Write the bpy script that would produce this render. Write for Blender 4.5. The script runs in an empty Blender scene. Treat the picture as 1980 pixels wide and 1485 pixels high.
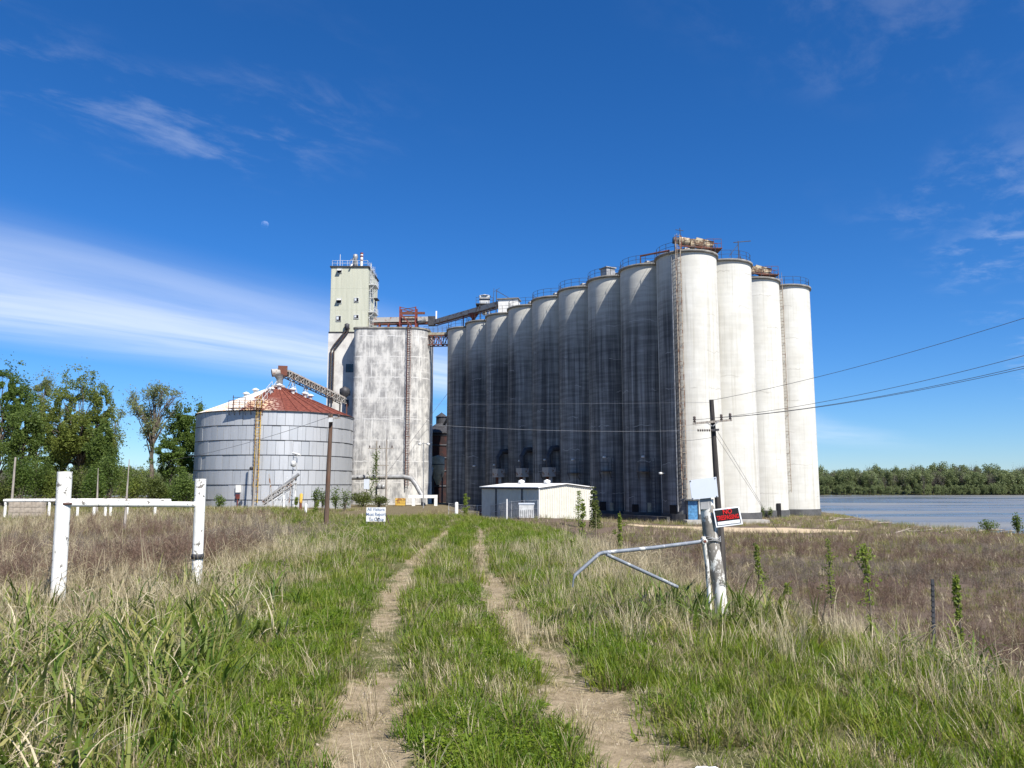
import bpy, bmesh, math, random
import numpy as np
from mathutils import Vector, Matrix

# ---------------------------------------------------------------- camera, sky, sun, exposure
SC = bpy.context.scene
COL = SC.collection
R = math.radians
EYE = 1.65
FPX, HZ = 1500.0, 190.0            # focal length and horizon offset, in pixels of a 1980 wide frame
PITCH = math.atan(HZ / FPX)
cam_d = bpy.data.cameras.new('camera')
cam_d.sensor_width = 36.0
cam_d.lens = FPX / 1980 * 36
cam_d.clip_start = 0.05
cam_d.clip_end = 20000
cam = bpy.data.objects.new('camera', cam_d)
COL.objects.link(cam)
cam.location = (0, 0, EYE)
cam.rotation_euler = (R(90) + PITCH, 0, 0)
SC.camera = cam

SUN_AZ, SUN_EL = R(306), R(49)     # azimuth from +X, counter-clockwise
SUN_DIR = Vector((math.cos(SUN_AZ) * math.cos(SUN_EL), math.sin(SUN_AZ) * math.cos(SUN_EL), math.sin(SUN_EL)))
sun_d = bpy.data.lights.new('sun', 'SUN')
sun_d.energy = 4.8
sun_d.angle = R(0.5)
sun_d.color = (1.0, 0.955, 0.89)
sun = bpy.data.objects.new('sun', sun_d)
COL.objects.link(sun)
sun.rotation_euler = SUN_DIR.to_track_quat('Z', 'Y').to_euler()
sun.location = (60, -40, 80)

SC.view_settings.view_transform = 'Standard'
SC.view_settings.look = 'None'
SC.view_settings.gamma = 1
SC.view_settings.exposure = 0.84
SC.view_settings.use_curve_mapping = False
SC.render.engine = 'CYCLES'
SC.cycles.use_denoising = True
SC.cycles.max_bounces = 6
SC.cycles.diffuse_bounces = 3
SC.cycles.transparent_max_bounces = 8


class G:
    """small helper round a node tree"""
    def __init__(s, tree):
        s.t = tree
        tree.nodes.clear()

    def n(s, typ, **props):
        nd = s.t.nodes.new(typ)
        for k, v in props.items():
            setattr(nd, k, v)
        return nd

    def put(s, sock, v):
        if v is None:
            return
        if hasattr(v, 'is_output'):
            s.t.links.new(v, sock)
        else:
            if sock.type == 'RGBA' and hasattr(v, '__len__') and len(v) == 3:
                v = (*v, 1)
            sock.default_value = v

    def m(s, op, a, b=None, c=None, clamp=False):
        nd = s.n('ShaderNodeMath', operation=op, use_clamp=clamp)
        for i, v in enumerate((a, b, c)):
            s.put(nd.inputs[i], v)
        return nd.outputs[0]

    def vm(s, op, a, b=None):
        nd = s.n('ShaderNodeVectorMath', operation=op)
        s.put(nd.inputs[0], a)
        if b is not None:
            s.put(nd.inputs[1], b)
        return nd.outputs['Value'] if op in ('DOT_PRODUCT', 'LENGTH', 'DISTANCE') else nd.outputs[0]

    def rmp(s, f, a, b, c=0.0, d=1.0, smooth=True):
        nd = s.n('ShaderNodeMapRange', interpolation_type='SMOOTHSTEP' if smooth else 'LINEAR')
        for i, v in enumerate((f, a, b, c, d)):
            s.put(nd.inputs[i], v)
        return nd.outputs[0]

    def mix(s, f, a, b, mode='MIX'):
        nd = s.n('ShaderNodeMix', data_type='RGBA', blend_type=mode)
        s.put(nd.inputs[0], f); s.put(nd.inputs[6], a); s.put(nd.inputs[7], b)
        return nd.outputs[2]

    def noise(s, vec, scale=1.0, detail=4.0, rough=0.55, dist=0.0):
        nd = s.n('ShaderNodeTexNoise')
        s.put(nd.inputs['Vector'], vec)
        nd.inputs['Scale'].default_value = scale
        nd.inputs['Detail'].default_value = detail
        nd.inputs['Roughness'].default_value = rough
        nd.inputs['Distortion'].default_value = dist
        return nd.outputs[0]

    def voro(s, vec, scale=1.0, feature='F1'):
        nd = s.n('ShaderNodeTexVoronoi', feature=feature)
        s.put(nd.inputs['Vector'], vec)
        nd.inputs['Scale'].default_value = scale
        return nd.outputs[0]

    def sep(s, v):
        nd = s.n('ShaderNodeSeparateXYZ'); s.put(nd.inputs[0], v)
        return nd.outputs[0], nd.outputs[1], nd.outputs[2]

    def comb(s, x, y, z):
        nd = s.n('ShaderNodeCombineXYZ')
        for i, v in enumerate((x, y, z)):
            s.put(nd.inputs[i], v)
        return nd.outputs[0]

    def obj(s):
        return s.n('ShaderNodeTexCoord').outputs['Object']

    def pos(s):
        return s.n('ShaderNodeNewGeometry').outputs['Position']

    def rand(s):
        return s.n('ShaderNodeObjectInfo').outputs['Random']

    def island(s):
        return s.n('ShaderNodeNewGeometry').outputs['Random Per Island']

    def attr(s, name):
        return s.n('ShaderNodeAttribute', attribute_name=name).outputs['Fac']

    def bump(s, h, strength=0.3, dist=0.02):
        nd = s.n('ShaderNodeBump')
        nd.inputs['Strength'].default_value = strength
        nd.inputs['Distance'].default_value = dist
        s.put(nd.inputs['Height'], h)
        return nd.outputs[0]

    def pbr(s, col, rough=0.8, metal=0.0, normal=None, spec=0.3, **kw):
        b = s.n('ShaderNodeBsdfPrincipled')
        s.put(b.inputs['Base Color'], col)
        s.put(b.inputs['Roughness'], rough)
        s.put(b.inputs['Metallic'], metal)
        b.inputs['Specular IOR Level'].default_value = spec
        if normal is not None:
            s.put(b.inputs['Normal'], normal)
        for k, v in kw.items():
            s.put(b.inputs[k], v)
        return b.outputs[0]

    def out(s, sh):
        s.t.links.new(sh, s.n('ShaderNodeOutputMaterial').inputs[0])


MATS = {}


def mat(name):
    """decorator: builds a node material"""
    def deco(fn):
        m = bpy.data.materials.new(name)
        m.use_nodes = True
        g = G(m.node_tree)
        g.out(fn(g))
        MATS[name] = m
        return fn
    return deco


# sky: Nishita, plus thin cirrus laid out on a flat cloud layer (direction / height)
wd = bpy.data.worlds.new('World')
SC.world = wd
wd.use_nodes = True
g = G(wd.node_tree)
sky = g.n('ShaderNodeTexSky', sky_type='NISHITA')
sky.sun_disc = False
sky.sun_elevation = SUN_EL
sky.sun_rotation = math.atan2(SUN_DIR.x, SUN_DIR.y)
sky.altitude = 60
sky.air_density = 1.0
sky.dust_density = 0.0
sky.ozone_density = 6.0
hs = g.n('ShaderNodeHueSaturation')
hs.inputs['Saturation'].default_value = 1.12
hs.inputs['Value'].default_value = 1.0
g.put(hs.inputs['Color'], g.mix(1.0, sky.outputs[0], (0.58, 0.74, 0.98), 'MULTIPLY'))
d = g.n('ShaderNodeTexCoord').outputs['Generated']
dx, dy, dz = g.sep(d)
dzc = g.m('MAXIMUM', dz, 0.02)
qx, qy = g.m('DIVIDE', dx, dzc), g.m('DIVIDE', dy, dzc)
al = g.m('ADD', g.m('MULTIPLY', qx, 0.6), g.m('MULTIPLY', qy, 0.8))       # along the streaks
ac = g.m('SUBTRACT', g.m('MULTIPLY', qx, 0.8), g.m('MULTIPLY', qy, 0.6))  # across them
wob = g.noise(g.comb(g.m('MULTIPLY', al, 0.25), g.m('MULTIPLY', ac, 0.5), 3.0), 1.0, 2.0)
acw = g.m('ADD', ac, g.m('MULTIPLY', g.m('SUBTRACT', wob, 0.5), 0.9))
fib = g.noise(g.comb(g.m('MULTIPLY', al, 0.35), g.m('MULTIPLY', acw, 1.6), 0.0), 1.0, 6.0, 0.55, 0.3)
fine = g.noise(g.comb(g.m('MULTIPLY', al, 1.2), g.m('MULTIPLY', acw, 4.0), 5.0), 1.0, 6.0, 0.6, 0.2)
b1 = g.m('MULTIPLY', g.rmp(acw, -6.6, -5.0), g.rmp(acw, -2.9, -4.7))
c1 = g.m('MULTIPLY', b1, g.rmp(g.m('ADD', fib, g.m('MULTIPLY', fine, 0.25)), 0.34, 0.82, 0.42, 0.92))
puff = g.noise(g.comb(g.m('MULTIPLY', al, 3.2), g.m('MULTIPLY', ac, 5.0), 9.0), 1.0, 7.0, 0.62, 0.25)
gate2 = g.noise(g.comb(g.m('MULTIPLY', al, 1.1), g.m('MULTIPLY', ac, 1.1), 2.0), 1.0, 2.0)
b2 = g.m('MULTIPLY', g.rmp(acw, -2.45, -2.0), g.rmp(acw, -1.2, -1.95))
b2 = g.m('MULTIPLY', b2, g.rmp(al, 1.75, 1.15))                             # the upper patch of wisps ends here
c2 = g.m('MULTIPLY', g.m('MULTIPLY', b2, g.rmp(puff, 0.45, 0.75)), g.rmp(gate2, 0.36, 0.62, 0.0, 0.26))
b3 = g.m('MULTIPLY', g.rmp(acw, -0.75, -0.3), g.rmp(acw, 0.35, -0.25))
b3 = g.m('MULTIPLY', b3, g.rmp(al, 2.2, 2.9, 0.35, 1.0))
c3 = g.m('MULTIPLY', g.m('MULTIPLY', b3, g.rmp(puff, 0.43, 0.72)), g.rmp(gate2, 0.40, 0.62, 0.0, 0.30))
cl = g.m('MULTIPLY', g.m('MAXIMUM', g.m('MAXIMUM', c1, c2), c3), g.rmp(dz, 0.03, 0.09))
cl = g.m('MULTIPLY', cl, 0.55)
skycol = g.mix(cl, hs.outputs[0], (8.6, 8.8, 9.0))
bg = g.n('ShaderNodeBackground')
bg.inputs['Strength'].default_value = 0.079
g.put(bg.inputs['Color'], skycol)
g.t.links.new(bg.outputs[0], g.n('ShaderNodeOutputWorld').inputs[0])

# ---------------------------------------------------------------- helpers
ORIGIN = {}
rng = np.random.default_rng(7)
random.seed(7)


def tag(o, label=None, cat=None, group=None, kind=None):
    if label: o['label'] = label
    if cat: o['category'] = cat
    if group: o['group'] = group
    if kind: o['kind'] = kind
    return o


def thing(name, loc, label, cat, group=None):
    o = bpy.data.objects.new(name, None)
    o.empty_display_size = 0.3
    COL.objects.link(o)
    o.location = loc
    ORIGIN[o] = Vector(loc)
    return tag(o, label, cat, group)


def link(name, me, parent=None):
    o = bpy.data.objects.new(name, me)
    COL.objects.link(o)
    if parent is not None:
        o.parent = parent
    return o


class MB:
    """collects shapes, then becomes ONE mesh object"""
    def __init__(s):
        s.v, s.f, s.s = [], [], []

    def add(s, vs, fs, smooth=False):
        k = len(s.v)
        s.v.extend(tuple(v) for v in vs)
        s.f.extend(tuple(i + k for i in f) for f in fs)
        s.s.extend([smooth] * len(fs))
        return s

    def box(s, c, size, rz=0.0, rot=None):
        hx, hy, hz = (q / 2 for q in size)
        m = rot if rot is not None else Matrix.Rotation(rz, 3, 'Z')
        c = Vector(c)
        vs = [c + m @ Vector((x * hx, y * hy, z * hz)) for z in (-1, 1) for x, y in ((-1, -1), (1, -1), (1, 1), (-1, 1))]
        return s.add(vs, [(3, 2, 1, 0), (4, 5, 6, 7), (0, 1, 5, 4), (1, 2, 6, 5), (2, 3, 7, 6), (3, 0, 4, 7)])

    def bar(s, a, b, w, h=None):
        a, b = Vector(a), Vector(b)
        h = h or w
        dvec = b - a
        z = dvec.normalized()
        up = Vector((0, 0, 1)) if abs(z.z) < 0.95 else Vector((0, 1, 0))
        x = up.cross(z).normalized()
        y = z.cross(x)
        m = Matrix((x, y, z)).transposed()
        return s.box((a + b) / 2, (w, h, dvec.length), rot=m)

    def tube(s, pts, r, n=8, cap=True, smooth=True):
        pts = [Vector(p) for p in pts]
        rs = r if hasattr(r, '__len__') else [r] * len(pts)
        rings = []
        prev = None
        for i, p in enumerate(pts):
            t = (pts[min(i + 1, len(pts) - 1)] - pts[max(i - 1, 0)])
            t = t.normalized() if t.length > 1e-9 else Vector((0, 0, 1))
            if prev is None:
                up = Vector((0, 0, 1)) if abs(t.z) < 0.9 else Vector((1, 0, 0))
                x = up.cross(t).normalized()
            else:
                x = (prev - t * prev.dot(t)).normalized()
            prev = x
            y = t.cross(x)
            rings.append([p + (x * math.cos(a) + y * math.sin(a)) * rs[i] for a in (2 * math.pi * k / n for k in range(n))])
        vs = [v for ring in rings for v in ring]
        fs = []
        for i in range(len(pts) - 1):
            for k in range(n):
                k2 = (k + 1) % n
                fs.append((i * n + k, i * n + k2, (i + 1) * n + k2, (i + 1) * n + k))
        s.add(vs, fs, smooth)
        if cap:
            s.add(rings[0], [tuple(reversed(range(n)))])
            s.add(rings[-1], [tuple(range(n))])
        return s

    def lathe(s, prof, n=24, c=(0, 0, 0), a0=0.0, a1=2 * math.pi, smooth=True):
        full = abs(a1 - a0 - 2 * math.pi) < 1e-6
        m = n if full else n + 1
        vs = [(c[0] + r * math.cos(a0 + (a1 - a0) * k / n), c[1] + r * math.sin(a0 + (a1 - a0) * k / n), c[2] + z) for r, z in prof for k in range(m)]
        fs = []
        for i in range(len(prof) - 1):
            for k in range(n):
                k2 = (k + 1) % m
                fs.append((i * m + k, i * m + k2, (i + 1) * m + k2, (i + 1) * m + k))
        return s.add(vs, fs, smooth)

    def prism(s, poly, z0, z1, smooth=False, caps=True):
        n = len(poly)
        vs = [(x, y, z0) for x, y in poly] + [(x, y, z1) for x, y in poly]
        s.add(vs, [(k, (k + 1) % n, n + (k + 1) % n, n + k) for k in range(n)], smooth)
        if caps:
            s.add(vs[:n], [tuple(reversed(range(n)))])
            s.add(vs[n:], [tuple(range(n))])
        return s

    def mesh(s, name, m, off=(0, 0, 0)):
        me = bpy.data.meshes.new(name)
        ox, oy, oz = off
        me.from_pydata([(x - ox, y - oy, z - oz) for x, y, z in s.v], [], s.f)
        me.polygons.foreach_set('use_smooth', s.s)
        if m is not None:
            me.materials.append(MATS[m] if isinstance(m, str) else m)
        me.update()
        return me

    def build(s, name, m, parent=None, origin=None):
        """vertices are given in world space"""
        if parent is not None:
            off = ORIGIN[parent]
            o = link(name, s.mesh(name, m, off), parent)
            ORIGIN[o] = off
        else:
            off = Vector(origin) if origin is not None else Vector((0, 0, 0))
            o = link(name, s.mesh(name, m, off))
            o.location = off
            ORIGIN[o] = off
        return o


def np_mesh(name, verts, faces_n, m):
    """verts: (N*k,3) array, all faces have faces_n consecutive vertices"""
    verts = np.asarray(verts, dtype=np.float32).reshape(-1, 3)
    nv = len(verts)
    nf = nv // faces_n
    me = bpy.data.meshes.new(name)
    me.vertices.add(nv)
    me.vertices.foreach_set('co', verts.ravel())
    me.loops.add(nv)
    me.loops.foreach_set('vertex_index', np.arange(nv, dtype=np.int32))
    me.polygons.add(nf)
    me.polygons.foreach_set('loop_start', np.arange(0, nv, faces_n, dtype=np.int32))
    me.polygons.foreach_set('loop_total', np.full(nf, faces_n, dtype=np.int32))
    me.update(calc_edges=True)
    if m:
        me.materials.append(MATS[m])
    return me


def copy_tree(o, parent=None):
    c = o.copy()
    COL.objects.link(c)
    c.parent = parent
    for ch in list(o.children):
        copy_tree(ch, c)
    return c


def at(px, py, D):
    """point at forward distance D that the photograph shows at (px, py)"""
    u, v = (px - 990) / FPX, (742.5 - py) / FPX
    k = D / (math.cos(PITCH) - v * math.sin(PITCH))
    return Vector((u * k, D, EYE + (math.sin(PITCH) + v * math.cos(PITCH)) * k))


def sstep(a, b, x):
    t = np.clip((np.asarray(x, dtype=float) - a) / (b - a), 0, 1)
    return t * t * (3 - 2 * t)


_perm = rng.random((256, 256))


def vnoise(x, y, scale=1.0, seed=0):
    x = np.asarray(x, dtype=float) / scale + seed * 17.3 + 1000
    y = np.asarray(y, dtype=float) / scale + seed * 31.7 + 1000
    xi, yi = np.floor(x).astype(int), np.floor(y).astype(int)
    fx, fy = x - xi, y - yi
    fx, fy = fx * fx * (3 - 2 * fx), fy * fy * (3 - 2 * fy)
    a, b = _perm[xi % 256, yi % 256], _perm[(xi + 1) % 256, yi % 256]
    c, e = _perm[xi % 256, (yi + 1) % 256], _perm[(xi + 1) % 256, (yi + 1) % 256]
    return (a * (1 - fx) + b * fx) * (1 - fy) + (c * (1 - fx) + e * fx) * fy


def fbm(x, y, scale=1.0, seed=0, oct=4):
    t, a, w = 0, 1.0, 0
    for k in range(oct):
        t = t + a * vnoise(x, y, scale / 2 ** k, seed + k * 3)
        w += a
        a *= 0.5
    return t / w


# ---------------------------------------------------------------- terrain
RX = ([-30, 0, 5, 7, 10, 17, 25, 36, 47, 60, 75, 95], [0.9, 0.4, -0.05, -0.33, -0.77, -1.45, -1.85, -2.25, -2.9, -4.6, -9.0, -16.0])
RZ = ([-40, 5, 10, 17, 25, 36, 47, 60, 80, 92, 130, 170], [0.15, 0.0, -0.10, -0.25, -0.42, -0.74, -1.0, -1.35, -1.9, -2.15, -2.2, -2.3])
FZ = ([-40, 0, 20, 40, 60, 80, 92, 110, 170], [-1.2, -1.35, -1.6, -2.15, -2.65, -2.85, -2.95, -2.85, -2.7])
FZL = ([-40, 0, 30, 60, 80, 100, 120, 170], [-0.9, -1.0, -1.0, -0.85, -1.3, -1.7, -2.0, -2.3])
WATER = -8.7
FARBANK = 640


def road_x(y):
    return np.interp(y, *RX)


def ground(x, y):
    x, y = np.asarray(x, dtype=float), np.asarray(y, dtype=float)
    dxr = x - road_x(y)
    zr, zf = np.interp(y, *RZ), np.where(dxr > 0, np.interp(y, *FZ), np.interp(y, *FZL))
    side = np.where(dxr > 0, sstep(4.0, 8.5, dxr), sstep(8.0, 13.0, -dxr))
    z = zr + (zf - zr) * side
    z = z + (fbm(x, y, 3.0, 1) - 0.5) * 0.16 * (0.35 + 0.65 * sstep(2.2, 4.0, np.abs(dxr))) + (fbm(x, y, 14.0, 2) - 0.5) * 0.35 * side
    z = z + 0.85 * np.exp(-(((x - 3.5) / 7.5) ** 2 + ((y - 80.0) / 9.0) ** 2))       # low rise the shed stands on
    for off in (-0.86, 0.86):                                   # wheel ruts
        z = z - 0.05 * np.exp(-((dxr - off) / 0.30) ** 2) * sstep(95, 60, y)
    xb = 45.0 + 3.0 * np.sin(y / 17.0) + 2.0 * (fbm(y, 0 * y, 9.0, 4) - 0.5)
    s = np.minimum(xb - x, 212 + 6 * np.sin(x / 30.0) - y)
    z = z + (-11.0 - z) * sstep(0, -16, s)
    z = z + (-8.55 - z) * sstep(FARBANK - 14, FARBANK - 2, y) + 2.5 * sstep(FARBANK, FARBANK + 60, y)
    return z


def gz(x, y):
    return float(ground(x, y))


def on(px, D, dz=0.0):
    """ground point below image column px at distance D"""
    x = (px - 990) / FPX * D / (math.cos(PITCH) + 0.14 * math.sin(PITCH))
    return Vector((x, D, gz(x, D) + dz))


def graded(a, b, fine_a, fine_b, step, grow):
    v = list(np.arange(fine_a, fine_b + 1e-6, step))
    st, q = step, fine_b
    while q < b:
        st = min(st * grow, 400)
        q += st
        v.append(q)
    st, q = step, fine_a
    while q > a:
        st = min(st * grow, 400)
        q -= st
        v.insert(0, q)
    return np.array(v)
# ---------------------------------------------------------------- materials
def flat(name, col, rough=0.75, metal=0.0, var=0.12, scale=2.0, spec=0.3):
    @mat(name)
    def _(g):
        f = g.noise(g.obj(), scale, 5, 0.6)
        k = g.rmp(f, 0.3, 0.7, 1 - var, 1 + var)
        c = g.mix(1.0, col, g.comb(k, k, k), 'MULTIPLY')
        return g.pbr(c, rough, metal, g.bump(f, 0.12, 0.01), spec)


def rusted(name, col, rust=(0.16, 0.06, 0.035), amount=0.5, scale=1.5, rough=0.75, metal=0.0):
    @mat(name)
    def _(g):
        p = g.obj()
        f = g.noise(p, scale, 7, 0.65)
        m = g.rmp(f, amount + 0.05, amount - 0.05)
        f2 = g.noise(p, scale * 4, 4)
        c = g.mix(m, g.mix(f2, [q * 0.82 for q in col], [min(1, q * 1.12) for q in col]), g.mix(f2, [q * 0.6 for q in rust], [q * 1.5 for q in rust]))
        return g.pbr(c, rough, metal, g.bump(f, 0.2, 0.01))


@mat('silo_concrete')
def _(g):
    p = g.obj()
    x, y, z = g.sep(p)
    info = g.n('ShaderNodeObjectInfo')
    r = g.m('MULTIPLY', info.outputs['Random'], 61.0)
    cr, cg, cb = g.sep(info.outputs['Color'])
    # patchy streaks that run down the wall
    xs, ys = g.m('ADD', x, r), g.m('ADD', y, r)
    st = g.noise(g.comb(g.m('MULTIPLY', xs, 1.1), g.m('MULTIPLY', ys, 1.1), g.m('MULTIPLY', z, 0.035)), 1.0, 5, 0.6)
    st2 = g.noise(g.comb(g.m('MULTIPLY', xs, 5.0), g.m('MULTIPLY', ys, 5.0), g.m('MULTIPLY', z, 0.10)), 1.0, 5, 0.6)
    blot = g.noise(g.comb(xs, ys, g.m('MULTIPLY', z, 0.7)), 0.45, 6, 0.6)
    lift = g.noise(g.comb(g.m('MULTIPLY', xs, 0.25), g.m('MULTIPLY', ys, 0.25), g.m('MULTIPLY', z, 2.2)), 1.0, 3, 0.6)
    # black weathering with the row's shade painted in: on the side turned away from the river, ragged where it meets clean paint
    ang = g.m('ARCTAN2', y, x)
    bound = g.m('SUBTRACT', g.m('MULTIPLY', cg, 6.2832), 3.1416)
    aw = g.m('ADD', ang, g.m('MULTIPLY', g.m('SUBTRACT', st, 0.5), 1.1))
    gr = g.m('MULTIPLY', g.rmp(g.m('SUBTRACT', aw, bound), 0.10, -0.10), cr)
    top = g.rmp(g.m('ADD', z, g.m('MULTIPLY', g.m('SUBTRACT', st2, 0.5), 7.0)), 32.5, 21.5, 0.0, 1.0)  # painted shade thins towards the roof, where sun reaches the walls
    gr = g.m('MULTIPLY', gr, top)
    clean = g.mix(g.rmp(blot, 0.35, 0.7), (0.515, 0.50, 0.445), (0.585, 0.575, 0.525))
    clean = g.mix(g.rmp(st2, 0.52, 0.78, 0, 0.5), clean, (0.30, 0.285, 0.23))
    clean = g.mix(g.rmp(st, 0.54, 0.72, 0, 0.5), clean, (0.36, 0.335, 0.265))
    dirt_shade = g.mix(g.rmp(st, 0.36, 0.64), (0.066, 0.066, 0.066), (0.265, 0.262, 0.25))  # grime and the row's painted shade share this dark tone
    dirt_shade = g.mix(g.rmp(st2, 0.42, 0.66, 0, 0.75), dirt_shade, (0.075, 0.077, 0.082))
    dirt_shade = g.mix(g.rmp(blot, 0.5, 0.8, 0, 0.35), dirt_shade, (0.23, 0.23, 0.21))
    c = g.mix(gr, clean, dirt_shade)
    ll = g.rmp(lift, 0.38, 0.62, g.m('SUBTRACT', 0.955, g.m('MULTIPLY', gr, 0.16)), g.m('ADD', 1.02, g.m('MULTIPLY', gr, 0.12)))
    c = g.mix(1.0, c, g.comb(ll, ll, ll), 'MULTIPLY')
    # patched cracks, roughly level, in pale filler
    wv = g.noise(g.comb(xs, ys, z), 0.7, 3)
    zz = g.m('ADD', z, g.m('MULTIPLY', wv, 1.1))
    fr = g.m('ABSOLUTE', g.m('SUBTRACT', g.m('FRACT', g.m('ADD', g.m('MULTIPLY', zz, 0.23), r)), 0.5))
    crack = g.m('MULTIPLY', g.rmp(fr, 0.014, 0.006), g.rmp(g.noise(g.comb(xs, ys, g.m('MULTIPLY', z, 0.3)), 0.42, 1), 0.52, 0.58))
    c = g.mix(g.m('MULTIPLY', crack, 0.6), c, g.mix(gr, (0.33, 0.31, 0.27), (0.40, 0.40, 0.38)))
    h = g.m('ADD', g.m('MULTIPLY', lift, 0.6), g.m('MULTIPLY', blot, 0.4))
    return g.pbr(c, 0.9, 0.0, g.bump(h, 0.35, 0.03), 0.2)


@mat('elevator_concrete')
def _(g):
    p = g.pos()
    x, y, z = g.sep(p)
    st = g.noise(g.comb(g.m('MULTIPLY', x, 1.2), g.m('MULTIPLY', y, 1.2), g.m('MULTIPLY', z, 0.05)), 1.0, 5, 0.62)
    st2 = g.noise(g.comb(g.m('MULTIPLY', x, 4.0), g.m('MULTIPLY', y, 4.0), g.m('MULTIPLY', z, 0.2)), 1.0, 5, 0.62)
    bl = g.noise(g.comb(g.m('MULTIPLY', x, 0.62), g.m('MULTIPLY', y, 0.5), g.m('MULTIPLY', z, 0.32)), 1.0, 8, 0.72)
    lv = g.noise(g.comb(g.m('MULTIPLY', x, 0.12), g.m('MULTIPLY', y, 0.12), g.m('MULTIPLY', z, 1.3)), 1.0, 4, 0.6)
    c = g.mix(g.rmp(bl, 0.40, 0.60), (0.56, 0.545, 0.505), (0.27, 0.265, 0.255))
    c = g.mix(g.rmp(st, 0.45, 0.72, 0, 0.55), c, (0.23, 0.225, 0.22))
    c = g.mix(g.rmp(st2, 0.52, 0.66, 0, 0.8), c, (0.62, 0.61, 0.575))
    c = g.mix(g.rmp(lv, 0.58, 0.7, 0, 0.45), c, (0.60, 0.59, 0.56))
    fr = g.m('ABSOLUTE', g.m('SUBTRACT', g.m('FRACT', g.m('MULTIPLY', g.m('ADD', z, g.m('MULTIPLY', st, 0.5)), 0.27)), 0.5))
    c = g.mix(g.m('MULTIPLY', g.rmp(fr, 0.03, 0.012), g.rmp(bl, 0.42, 0.55, 0, 0.7)), c, (0.66, 0.65, 0.62))
    return g.pbr(c, 0.9, 0.0, g.bump(g.m('ADD', bl, st2), 0.3, 0.03), 0.2)


@mat('tower_base_concrete')
def _(g):
    p = g.pos()
    x, y, z = g.sep(p)
    st = g.noise(g.comb(g.m('MULTIPLY', x, 2.2), g.m('MULTIPLY', y, 2.2), g.m('MULTIPLY', z, 0.08)), 1.0, 5, 0.6)
    bl = g.noise(p, 0.5, 6, 0.6)
    c = g.mix(g.rmp(bl, 0.4, 0.68), (0.60, 0.58, 0.535), (0.43, 0.41, 0.385))
    c = g.mix(g.rmp(st, 0.52, 0.72, 0, 0.45), c, (0.30, 0.28, 0.26))
    return g.pbr(c, 0.9, 0.0, g.bump(bl, 0.3, 0.03), 0.2)


@mat('tower_cladding')
def _(g):
    p = g.pos()
    x, y, z = g.sep(p)
    st = g.noise(g.comb(g.m('MULTIPLY', x, 1.8), g.m('MULTIPLY', y, 1.8), g.m('MULTIPLY', z, 0.1)), 1.0, 5, 0.6)
    c = g.mix(g.rmp(st, 0.35, 0.7), (0.45, 0.45, 0.355), (0.51, 0.51, 0.41))
    c = g.mix(g.rmp(g.rand(), 0, 1, 0, 0.16, False), c, (0.36, 0.38, 0.29))
    c = g.mix(g.rmp(st, 0.62, 0.8, 0, 0.3), c, (0.28, 0.26, 0.2))
    return g.pbr(c, 0.6, 0.0, g.bump(g.noise(p, 1.2, 3), 0.15, 0.02))


@mat('galvanised_sheet')
def _(g):
    p = g.pos()
    x, y, z = g.sep(p)
    r = g.rand()
    w = g.m('SINE', g.m('MULTIPLY', z, 62.0))                      # corrugation, 10 cm pitch
    st = g.noise(g.comb(g.m('MULTIPLY', x, 2.5), g.m('MULTIPLY', y, 2.5), g.m('MULTIPLY', z, 0.25)), 1.0, 5, 0.6)
    c = g.mix(r, (0.41, 0.425, 0.44), (0.48, 0.49, 0.50))
    c = g.mix(g.rmp(st, 0.5, 0.75, 0, 0.5), c, (0.31, 0.315, 0.32))
    c = g.mix(g.rmp(g.noise(p, 0.9, 6, 0.65), 0.66, 0.74, 0, 0.5), c, (0.60, 0.60, 0.59))
    return g.pbr(c, 0.52, 0.35, g.bump(w, 0.25, 0.012), 0.4)


BIN_C = Vector((-35.85, 118.0, 0.0))


@mat('bin_roof_sheet')
def _(g):
    p = g.vm('SUBTRACT', g.pos(), tuple(BIN_C))
    x, y, z = g.sep(p)
    ang = g.m('ARCTAN2', y, x)
    n1 = g.noise(p, 0.55, 7, 0.7, 0.4)
    n2 = g.noise(p, 2.2, 6, 0.7)
    # one side of the roof has lost its coating: rust with a ragged edge
    rad = g.m('SQRT', g.m('ADD', g.m('MULTIPLY', x, x), g.m('MULTIPLY', y, y)))
    lim = g.m('ADD', -1.93, g.m('MULTIPLY', g.rmp(rad, 3.0, 11.5), 0.22))
    rm = g.m('ADD', g.m('SUBTRACT', ang, lim), g.m('MULTIPLY', g.m('SUBTRACT', n1, 0.5), 0.9))
    rust = g.rmp(rm, -0.03, 0.06)
    # flakes of coating left near the ladder
    flake = g.m('MULTIPLY', g.rmp(n2, 0.50, 0.54), g.m('MULTIPLY', g.rmp(ang, -1.15, -1.5), g.rmp(rad, 5.5, 8.0)))
    rust = g.m('MULTIPLY', rust, g.m('SUBTRACT', 1.0, flake))
    rc = g.mix(g.rmp(n2, 0.35, 0.68), (0.10, 0.026, 0.018), (0.215, 0.062, 0.038))
    rc = g.mix(g.rmp(n1, 0.55, 0.75, 0, 0.5), rc, (0.075, 0.022, 0.018))
    wc = g.mix(g.rmp(n2, 0.45, 0.75, 0, 0.6), (0.62, 0.61, 0.58), (0.46, 0.40, 0.33))
    wc = g.mix(flake, wc, (0.62, 0.44, 0.26))
    c = g.mix(rust, wc, rc)
    return g.pbr(c, g.mix(rust, (0.5, 0.5, 0.5), (0.85, 0.85, 0.85)), 0.0, g.bump(n2, 0.2, 0.02))


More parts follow.
